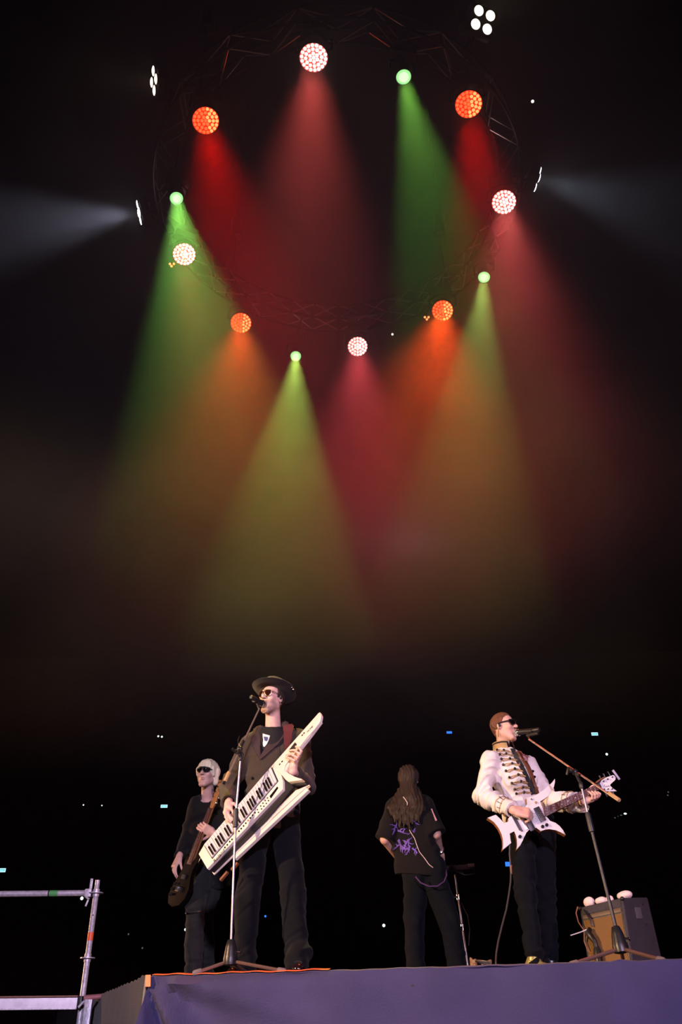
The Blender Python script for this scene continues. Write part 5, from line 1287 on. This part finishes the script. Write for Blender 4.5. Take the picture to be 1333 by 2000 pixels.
MB().prism([GP(1166,1533,.0), GP(1169.5,1528,.0), GP(1175,1538,.0), GP(1172,1544,.0)], nG*.012, .001).build('nut_clamp', M_panel_black, gt)
MB().tube([GP(1164,1530,.012), GP(1172,1524,.012), GP(1180,1520,.012)], .006, 8).build('capo_arm', M_brown_lthr, gt)
MB().tube([GP(1197,1505.5,.01), GP(1203,1514,.012), GP(1210,1524,.012)], [.009,.008,.0085], 8).build('string_winder', mat('lilac_plastic', (.45,.42,.62), .35), gt)
for i, (x, y, k) in enumerate(((1180,1526,1),(1188,1522,1),(1197,1518,1),(1181,1542,-1),(1188.5,1541.5,-1),(1196.5,1541.3,-1))):
    c = GP(x, y, -.002); MB().cyl(c, c + nG*.010, .0052, .0042, 10).build('tuner_post', M_blackbtn, gt)
    d = (vG if k > 0 else -vG); e = c - nG*.014; MB().tube([e, e + d*.040], .0035, 6).ball(e + d*.046, (.007,.009,.006), seg=8).build('tuner', M_chrome, gt)
mb = MB(); sc_ = [(1180.5,1534),(1182,1532),(1181,1535.5),(1183.5,1537),(1185,1533.5),(1184,1537.5),(1187,1535),(1187.5,1537),(1190,1533.5),(1190,1536),(1195,1534)]
mb.tube([GP(x, y, -.0030) for x, y in sc_], .0011, 4).build('signature', M_panel_black, gt)
def rect_on(c, hu, hv, w0, w1, name, mt, bev=.001): MB().box(GP(c[0]/7.405+940, c[1]/7.405+1500, (w0+w1)/2), (hu, hv, (w1-w0)/2), Matrix((uG, vG, nG)).transposed(), bev).build(name, mt, gt)
rect_on((850,675), .021, .050, .002, .012, 'pickup', M_panel_black)
for k in range(6):
    for du in (-.010, .010): c = GP(850/7.405+940, 675/7.405+1500, .012) + uG*du + vG*(-.034 + .0136*k); MB().cyl(c, c + nG*.002, .0036, n=8).build('pole_screw', M_chrome, gt)
rect_on((705,815), .020, .045, .002, .010, 'pickup', M_panel_black)
rect_on((620,800), .012, .046, .002, .014, 'bridge', M_chrome); rect_on((540,820), .006, .050, .002, .012, 'tailpiece', M_panel_black, .002); rect_on((505,800), .004, .052, .002, .009, 'tailpiece', M_panel_black)
for x, y in ((890,852),(950,828),(562,998)): c = GP(x/7.405+940, y/7.405+1500, .002); MB().lathe(c, nG, [(0,.012),(.010,.0115),(.014,.009)], 14).build('control_knob', M_blackbtn, gt)
for k in range(6):
    o_ = -.0045 + 0; a = GP(620/7.405+940, 800/7.405+1500, .014) + vG * (-.026 + .0104*k); b = GP(*lerp2((1169.5,1532),(1173.5,1542.5), 1 - (k+.5)/6), .012)
    MB().cyl(a, b, .0006, n=4).build('string', M_chrome, gt)
mb = MB(); mb.tube([GP(1037,1562,.004),(GP(1038,1560,.012)),GP(1040,1563,.004)], .0022, 5).build('crest', M_panel_black, gt)
MB().ball(GP(1047,1568,.006), .009, seg=8).build('strap_button', M_gold, gt)
# cable hanging from the guitar
cb = MB().tube([GP(998,1630,-.02), P(996.5,1645,5.97), P(996,1668,5.96), P(998,1690,5.96), P(998.5,1706,5.95), P(998,1722,5.93), P(995,1745,5.9), P(990,1775,5.85), P(982,1805,5.8), P(974,1838,5.72), P(970,1862,5.66), P(969,1880,5.6), PZ(970,1890,.012)], .0055, 8).build('guitar_cable', M_cable, None)
tag(cb, 'dark cable hanging from the white guitar down to the stage', 'cable'); tag(MB().cyl(P(998.5,1690,5.955), P(999.5,1708,5.95), .009, .006, 10).build('plug_sleeve', M_brown_lthr, cb), 'brown connector sleeve')

# ---------------------------------------------------------------- bass
ub = (P(428,1536,7.24) - P(368,1688,7.26)).normalized(); side_b = Vector((-.72,-.68,.0)); nb_ = (side_b - ub * side_b.dot(ub)).normalized(); vb = nb_.cross(ub).normalized()
bs = empty('bass_guitar', P(365,1720,7.28), 'dark bass guitar with an amber headstock held by the silver blond man', 'bass guitar')
def BPt(px, py, v=0.0, w=0.0): return P(px, py, 7.25) + vb * v + nb_ * w
nut, heel = P(411,1578,7.245), P(369,1688,7.26)
def bprism(pts, w0, w1, name, mt, bev=.002):
    MB().prism([p + nb_ * w0 for p in pts], nb_ * (w1 - w0), bev).build(name, mt, bs)
bprism([nut - vb*.021, nut + vb*.021, heel + vb*.030, heel - vb*.030], -.022, -.004, 'neck', M_maple); bprism([nut - vb*.021, nut + vb*.021, heel + vb*.030, heel - vb*.030], -.004, .003, 'fretboard', M_wood, .001)
Lh = lambda a, b: nut + ub * a + vb * b
bprism([Lh(0,-.020), Lh(0,.020), Lh(.045,.030), Lh(.09,.038), Lh(.17,.030), Lh(.205,.036), Lh(.235,.012), Lh(.225,-.012), Lh(.16,-.030), Lh(.05,-.036)], -.020, -.006, 'headstock', M_maple)
for k in range(4):
    c = Lh(.05 + .042*k, .010 - .004*k); MB().cyl(c - nb_*.006, c + nb_*.014, .008, .007, 10).build('tuner_post', M_chrome, bs)
    e = c - nb_*.012; MB().tube([e, e - vb*.05], .004, 6).ball(e - vb*.056, (.013,.006,.011), seg=8).build('tuner', M_chrome, bs)
MB().ball(Lh(.225,.008), (.018,.018,.012), seg=10).build('scroll_tip', M_maple, bs)
for k in range(1, 20):
    t = (1 - 2 ** (-k/12)) / (1 - 2 ** (-20/12)); c = nut.lerp(heel, t); h = .021 + .009*t; MB().cyl(c - vb*h + nb_*.004, c + vb*h + nb_*.004, .0013, n=5).build('fret', M_chrome, bs)
for k in range(4): MB().cyl(nut + vb*(-.014+.0093*k) + nb_*.010, heel - ub*.22 + vb*(-.028+.0186*k) + nb_*.014, .0012, n=4).build('string', M_chrome, bs)
Bl = lambda a, b: heel - ub * a * .82 + vb * b * .78
bprism([Bl(-.09,.10), Bl(-.03,.115), Bl(.05,.085), Bl(.12,.10), Bl(.22,.15), Bl(.31,.16), Bl(.38,.11), Bl(.40,.02), Bl(.37,-.09), Bl(.30,-.15), Bl(.20,-.155), Bl(.11,-.10), Bl(.05,-.085), Bl(-.02,-.12), Bl(-.11,-.13), Bl(-.13,-.11), Bl(-.07,-.06), Bl(-.02,-.035), Bl(-.02,.035), Bl(-.05,.06)], -.045, -.005, 'body', M_bass, .006)
bprism([Bl(.10,-.035), Bl(.10,.035), Bl(.14,.035), Bl(.14,-.035)], -.005, .006, 'pickup', M_panel_black); bprism([Bl(.215,-.04), Bl(.215,.04), Bl(.26,.04), Bl(.26,-.04)], -.005, .010, 'bridge', M_chrome)
for a, b in ((.20,.10),(.25,.115),(.30,.11)): c = Bl(a, b); MB().cyl(c - nb_*.005, c + nb_*.014, .011, .009, 12).build('control_knob', M_chrome, bs)

# ---------------------------------------------------------------- microphones and stands
def mic(ball, tail, label, dark=True):
    ball, tail = Vector(ball), Vector(tail); d = (tail - ball).normalized(); L = (tail - ball).length
    m_ = empty('microphone', ball, label, 'microphone', 'vocal microphones on boom stands')
    MB().ball(ball, (.025,.025,.027), seg=16).build('grille', mat('mic_mesh', (.62,.62,.66), .35, .8, bump=1, scale=420), m_)
    MB().lathe(ball + d*.012, d, [(0,.024),(.008,.026),(.014,.026),(.018,.023)], 16).build('collar', M_chrome, m_)
    MB().lathe(ball + d*.024, d, [(0,.022),(.03,.019),(L*.55,.016),(L-.03,.0145),(L-.026,.012)], 16).build('handle', M_black_plastic, m_)
    return m_, d
M_leg = mat('worn_brown_metal', (.22,.13,.11), .35, .6)
def stand(base, top, pivot, boom_a, boom_b, feet, label, clutch_px, low=None):
    s_ = empty('microphone_stand', (base.x, base.y, 0), label, 'microphone stand', 'boom microphone stands')
    ax = (top - base).normalized(); b0 = base + ax * .045
    MB().lathe(b0 - ax*.045, ax, [(0,.020),(.005,.042),(.035,.044),(.050,.041),(.10,.033),(.135,.023),(.140,.016)], 24).build('leg_hub', M_black_paint, s_)
    MB().tube([b0 + ax*.03 + RT*.03, b0 + ax*.03 + RT*.055], .006, 8).ball(b0 + ax*.03 + RT*.060, (.006,.014,.014), seg=8).build('hub_screw', M_chrome, s_)
    mid = Vector(clutch_px)
    MB().cyl(b0 + ax*.08, mid, .0075 if low is not None else .0105, n=12).build('lower_tube', low or M_black_paint, s_)
    MB().lathe(mid - ax*.085, ax, [(0,.011),(.004,.0165),(.020,.0175),(.10,.0175),(.118,.015),(.12,.011)], 16).build('clutch', M_black_plastic, s_)
    MB().cyl(mid, top, .0072, n=12).build('upper_tube', M_standmetal, s_)
    MB().lathe(top - ax*.01, ax, [(0,.010),(.01,.014),(.035,.014),(.045,.009)], 14).build('tube_collar', M_black_plastic, s_)
    MB().tube([top + ax*.03, pivot], .010, 8).ball(pivot, .020, seg=12).build('swivel', M_black_paint, s_)
    k = (boom_b - boom_a).normalized(); q = k.cross(ax).normalized()
    MB().tube([pivot - q*.02, pivot + q*.045], .007, 8).box(pivot + q*.055, (.006,.022,.009), frame(q, k), .003).build('swivel_knob', M_black_plastic, s_)
    MB().cyl(boom_a, boom_b, .0062, n=10).build('boom', mat('warm_boom_metal', (.62,.50,.42), .3, .8), s_)
    MB().cyl(pivot - k*.07, pivot + k*.05, .0095, n=12).build('boom_sleeve', M_black_plastic, s_)
    for f in feet:
        f = Vector(f); h = b0 - ax*.02; e = h + (f - h).normalized() * .02
        MB().tube([h, e, f], .0105, 8).build('leg', M_leg, s_)
        g = (f - h).normalized(); MB().lathe(f - g*.045, g, [(0,.012),(.005,.0155),(.045,.0165),(.055,.011)], 12).build('rubber_foot', mat('grey_rubber', (.16,.13,.13), .7), s_)
    return s_, k
YL = 5.70
bL = Vector((P(450,1880,YL).x, YL, .06)); tL = P(470,1484,YL)
sL, kL = stand(bL, tL, P(469,1463,YL-.01), P(507,1384,YL+.12), P(441,1523,YL-.10), [PZ(380,1901,.02), PZ(556,1897,.02), Vector((bL.x+.10, bL.y+.34, .02))], 'black boom microphone stand in front of the tall man in the hat', P(461,1590,YL), M_standmetal)
MB().lathe(P(448,1508,YL-.078), P(441,1523,YL-.10) - P(448,1508,YL-.078), [(0,.008),(.004,.0125),(.075,.0125),(.078,.009)], 14).build('boom_grip', M_gold, sL)
MB().lathe(P(441,1523,YL-.10) - kL*.0, kL, [(0,.011),(.03,.011),(.032,.008)], 12).build('counterweight', M_black_plastic, sL)
mb = MB(); mb.tube([P(468,1438,YL+.0), P(465,1447,YL-.03), P(467,1456,YL-.02)], .0035, 6); mb.tube([P(470,1464,YL-.03), P(475,1472,YL-.03), P(477,1478,YL-.02)], .0035, 6); mb.build('wire_clip', M_chrome, sL)
mL, dL = mic(P(515.5,1375.5,5.915), P(490,1361,YL+.07), 'black vocal microphone at the mouth of the tall man in the hat')
MB().lathe(P(504,1371,5.86) , dL, [(0,.021),(.05,.020),(.052,.016)], 14).tube([P(501,1369,5.85), P(507,1384,YL+.12)], .009, 8).build('mic_clip', M_black_plastic, sL)
YR = 5.30
bR = Vector((P(1213,1845,YR).x, YR, .075)); tR = P(1137,1538,YR+.10); 
sR, kR = stand(bR, tR, P(1124,1508,YR+.14), P(1034,1444,5.93), P(1209,1564,YR-.14), [PZ(1116,1884,.02), PZ(1297,1876,.02), Vector((bR.x+.10, bR.y+.34, .02))], 'black boom microphone stand in front of the amplifier at right', P(1151,1598,YR+.08))
MB().lathe(P(1190,1549,YR-.06), kR, [(0,.008),(.004,.0125),(.10,.0125),(.105,.009)], 14).build('boom_grip', M_gold, sR)
mR, dR = mic(P(1009.5,1431,6.08), P(1055,1425,5.93), 'black vocal microphone at the mouth of the man in the cream jacket')
MB().lathe(P(1030,1429,6.01), dR, [(0,.021),(.05,.020),(.052,.016)], 14).tube([P(1033,1430,6.0), P(1034,1444,5.93)], .009, 8).build('mic_clip', M_black_plastic, sR)
MB().tube([P(1030,1437,5.97), P(1042,1434,5.93), P(1052,1432,5.90)], .012, 8).build('transmitter', M_black_plastic, mR)

# ---------------------------------------------------------------- amplifier at right
Yc = 5.72
TL, TR_, TR2 = P(1132,1773,Yc+.24), P(1217,1753,Yc+.05), P(1266,1752,Yc+.36); BL_, BR_, BR2 = P(1150,1890,Yc+.17), P(1239,1893,Yc-.02), P(1298,1886,Yc+.29)
for v in (BL_, BR_, BR2): v.z = .012
TB, BB = TL + (TR2 - TR_), BL_ + (BR2 - BR_)
am = empty('guitar_amplifier', (BL_ + BR2) / 2, 'leaning guitar amplifier with ochre grille and dark side, at the right edge of the stage', 'amplifier')
bm_ = MB(); V_ = [bm_.bm.verts.new(v) for v in (BL_, BR_, BR2, BB, TL, TR_, TR2, TB)]
for f in ((0,1,5,4),(1,2,6,5),(2,3,7,6),(3,0,4,7),(4,5,6,7),(3,2,1,0)): bm_.bm.faces.new([V_[i] for i in f])
bmesh.ops.bevel(bm_.bm, geom=list(bm_.bm.edges), offset=.012, segments=3, profile=.6, affect='EDGES'); bm_.build('cabinet', M_amp, am)
fn_ = (BR_ - BL_).cross(TL - BL_).normalized(); fn_ = fn_ if fn_.dot(CAM - TL) > 0 else -fn_
def af(u, v, w=0.0): return BL_.lerp(BR_, u).lerp(TL.lerp(TR_, u), v) + fn_ * w
def apan(u0, u1, v0, v1, w, name, mt, bev=.002): MB().prism([af(u0,v0), af(u1,v0), af(u1,v1), af(u0,v1)], fn_ * w, bev).build(name, mt, am)
apan(.05,.95,.04,.965,.003,'baffle_frame',M_black_plastic)
apan(.07,.93,.05,.78,.008,'grille_cloth',M_grille); apan(.07,.93,.80,.86,.007,'control_panel', mat('brown_panel',(.07,.028,.014),.5)); apan(.07,.93,.87,.95,.006,'control_panel', M_amp)
for u, v in ((0,0),(1,0),(0,1),(1,1)):
    c = af(u, v); MB().ball(c.lerp(af(.5,.5), .03), .013, seg=10).build('corner_guard', M_black_plastic, am)
sn = (BR2 - BR_).cross(TR_ - BR_).normalized(); sn = sn if sn.dot(CAM - TR_) > 0 else -sn
def as_(u, v, w=0.0): return BR_.lerp(BR2, u).lerp(TR_.lerp(TR2, u), v) + sn * w
for u, v in ((.70,.90),(.68,.62)): MB().ball(as_(u, v, .003), .006, seg=8).build('stud', M_chrome, am)
MB().prism([as_(.38,.70), as_(.60,.70), as_(.60,.86), as_(.38,.86)], sn * .004, .002).build('side_handle', mat('worn_handle', (.12,.10,.11), .6), am)
mb = MB(); mb.tube([af(.14,.93,.02), af(.20,.85,.03), af(.26,.76,.03), af(.28,.66,.02)], .006, 6); mb.build('handle_strap', M_black_plastic, am)
# microphone hung in front of the amplifier with its cable
hm = empty('amplifier_microphone', af(.2,.3,.04), 'dark microphone and cable hanging in front of the ochre grille', 'microphone')
MB().tube([af(.22,.62,.03), af(.20,.56,.05), af(.24,.50,.05), af(.30,.42,.04), af(.31,.34,.035)], [.014,.017,.020,.016,.014], 10).build('mount', M_black_plastic, hm)
MB().lathe(af(.31,.36,.03), af(.31,.10,.03) - af(.31,.36,.03), [(0,.014),(.02,.022),(.07,.026),(.10,.022),(.105,.012)], 14).build('capsule', M_black_plastic, hm)
MB().tube([af(-.16,.53,.08), af(.03,.58,.05), af(.22,.62,.04)], .0035, 8).build('clamp_rod', M_steel, hm)
MB().tube([af(.02,.995,.03), af(-.04,.90,.03), af(-.01,.75,.035), af(.10,.60,.04), af(.05,.45,.03), af(.10,.30,.03), af(.22,.26,.03)], .004, 6).build('cable', M_brown_lthr, hm)
# pale soft things on top
tn = (TR_ - TL).cross(TR2 - TR_).normalized(); tn = tn if tn.z > 0 else -tn
def atp(u, v, w): return TL.lerp(TR_, u).lerp(TB.lerp(TR2, u), v) + tn * w
uA, vA = (TR_ - TL).normalized(), (TR2 - TR_).normalized(); TM = Matrix((uA, tn.cross(uA).normalized(), tn)).transposed()
for u, v, r, lab in ((.12,.22,(.031,.031,.028),'round pale pink plush lump at the left end of the amplifier top'), (.40,.20,(.036,.032,.019),'flat pale pink plush lump in the middle of the amplifier top'),
                     (.57,.24,(.020,.020,.017),'small pale plush lump squeezed beside the flat one on the amplifier'), (.86,.34,(.047,.038,.023),'largest pale pink plush lump at the right end of the amplifier top')):
    root = empty('plush_toy', atp(u, v, 0), lab, 'plush toy', 'pale plush lumps on the amplifier')
    lo = atp(u, v, r[2]) - Vector((.09,.09,.08)); F = Field(V3(lo), V3(lo) + np.array((.18,.18,.16), dtype=np.float32), .005)
    F.ell(atp(u, v, r[2] * .92), r, TM, .01); F.ell(atp(u, v, r[2] * .85) + uA * r[0] * .55, (r[0]*.5, r[1]*.7, r[2]*.75), TM, .015); F.cap(atp(u, v, r[2]*.8) - uA*r[0]*.3, atp(u, v, r[2]*1.0) + uA*r[0]*.2, r[2]*.8, r[2]*.7, .02)
    me = F.mesh('fabric_body', folds(.0015, 90, (1,.5,.3), .6, int(u*100))); me.materials.append(M_plush); put(me, 'fabric_body', None, root)
# pedal on the floor
pdc = PZ(1192,1880,.045); pd = empty('effects_pedal', (pdc.x, pdc.y + .14, 0), 'flat pale effects pedal on the floor at the foot of the amplifier', 'effects pedal')
PM = Matrix.Rotation(-.2, 3, 'Z'); pc = Vector((pdc.x, pdc.y + .14, .026))
MB().box(pc, (.080,.045,.018), PM, .004).build('case', M_pedal, pd)
for k in range(3): c = pc + PM @ Vector((-.05 + .022*k, .02, .018)); MB().lathe(c, (0,0,1), [(0,.006),(.012,.005),(.02,.0025)], 10).build('switch', M_chrome, pd)
MB().box(pc + PM @ Vector((.035,.01,.024)), (.026,.016,.008), PM, .003).build('footswitch_pad', M_black_plastic, pd)
o = MB().tube([PZ(1287,1879,.012) , PZ(1305,1878,.03) + Vector((0,.1,0)), PZ(1322,1877,.035)+ Vector((0,.1,0)), PZ(1345,1878,.02)+ Vector((0,.1,0)), PZ(1375,1879,.012)], .008, 8).build('floor_cable', M_cable, None); tag(o, 'dark cable on the stage floor right of the amplifier', 'cable')
o = MB().tube([pc + Vector((.08,.0,0)), PZ(1222,1882,.014) + Vector((0,.12,0)), PZ(1232,1878,.05) + Vector((0,.2,0)), PZ(1245,1881,.014) + Vector((0,.12,0)), PZ(1265,1880,.012) + Vector((0,.1,0))], .004, 6).build('pedal_cable', M_cable, None); tag(o, 'thin cable running from the pedal along the floor', 'cable')

# ---------------------------------------------------------------- keyboard at the back and its stand
Yk = 8.15
kb0, kb1 = P(868,1697,Yk), P(930,1693,Yk); ukb = (kb1 - kb0).normalized(); kb = empty('small_keyboard', (kb0 + kb1)/2, 'small black keyboard in front of the long haired man, on a chrome stand', 'keyboard')
KM = Matrix((ukb, Vector((0,1,0)) - ukb*ukb.y, Vector((0,0,1)))).transposed(); kc = (kb0 + kb1)/2 + Vector((-.02,.14,.0))
MB().box(kc, (.15,.16,.020), KM, .006).build('case', M_amp, kb); MB().box(kc + KM @ Vector((.118,-.150,.012)), (.030,.012,.014), KM, .003).build('end_block', M_pedal if False else mat('dim_grey_plastic', (.12,.11,.10), .5), kb)
for k in range(8): MB().lathe(kc + KM @ Vector((-.11 + .032*k, -.11, .020)), (0,0,1), [(0,.007),(.010,.006)], 8).build('control_knob', M_chrome, kb)
for k in range(2): MB().tube([kc + KM @ Vector((.02 - .05*k, -.10, -.018)), kc + KM @ Vector((.06, -.12, -.06)), kc + KM @ Vector((.12 + .03*k, -.12, -.055)), kc + KM @ Vector((.15, -.11, -.0))], .004, 6).build('cable', M_cable, kb)
a, b = P(893,1709,Yk), P(915,1868,Yk-.02); ks = empty('keyboard_stand', (b.x, b.y, 0), 'slim chrome stand holding the small keyboard at the back', 'keyboard stand')
a = Vector((a.x, kc.y, kc.z - .022)); b = Vector((b.x, b.y, .09))
MB().cyl(a, b, .0085, n=12).build('pole', M_standmetal, ks); MB().box(a + Vector((0,0,-.004)), (.07,.06,.005), KM, .002).build('top_plate', M_black_paint, ks)
for t in (.24,.53): c = a.lerp(b, t); MB().lathe(c - Vector((0,0,.03)), (0,0,1), [(0,.011),(.005,.016),(.05,.016),(.055,.011)], 12).tube([c, c - RT*.035], .005, 6).ball(c - RT*.038, .010, seg=8).build('clutch', M_chrome, ks)
for t in (-2.4, -.6, 1.2): MB().tube([b + Vector((0,0,.02)), (b.x + .22*math.cos(t), b.y + .16*math.sin(t), .012)], .008, 8).build('leg', M_black_paint, ks)
MB().tube([a.lerp(b, .3) + RT*.02, a.lerp(b, .42) + RT*.06, a.lerp(b, .55) + RT*.06, a.lerp(b, .7) + RT*.03], .0035, 6).build('stand_cable', M_cable, ks)
# crumpled bundle beside it
bc = PZ(938,1882,.0); bc = Vector((bc.x + .17, 6.9, 0)); bc = Vector((P(938,1880,6.6).x, 6.6, 0))
F = Field(V3(bc - Vector((.11,.1,.01))), V3(bc + Vector((.11,.1,.25))), .006)
rr = random.Random(3)
for k in range(9): x = rr.uniform(-.05,.05); F.cap(bc + Vector((x, rr.uniform(-.03,.03), .02)), bc + Vector((x*1.2 + rr.uniform(-.02,.02), rr.uniform(-.03,.03), rr.uniform(.09,.15))), .017, .011, .008)
F.cvx([((0,0,.003), (0,0,1))], bc - Vector((.2,.2,.1)), bc + Vector((.2,.2,.02)))
me = F.mesh('crumpled_cloth', folds(.004, 120, (1,.2,.2), .8, 9)); me.materials.append(M_gaffer); o = put(me, 'crumpled_cloth', None, None); tag(o, 'crumpled gold brown cloth heap at the foot of the back stand', 'cloth')
bc2 = bc + Vector((-.14,.02,0)); mb = MB()
mb.tube([bc2 + Vector((.055*math.cos(t*.9) + .01*math.sin(t*3), .05*math.sin(t*.9), .012 + .010*t*.35)) for t in [k*.35 for k in range(60)]], .0075, 6); o = mb.build('coiled_cable', M_cable, None); tag(o, 'black coiled cable on the stage beside the crumpled cloth', 'cable')
mb = MB(); c3 = PZ(958,1889,.012) + Vector((0,.18,0)); mb.tube([c3 + Vector((.05*math.cos(t), .06*math.sin(t), .012 + .03*max(0, math.sin(t*.5)))) for t in [k*.3 for k in range(18)]], .006, 6); o = mb.build('cable_loop', M_cable, None); tag(o, 'loop of cable where the guitar cable meets the stage', 'cable')
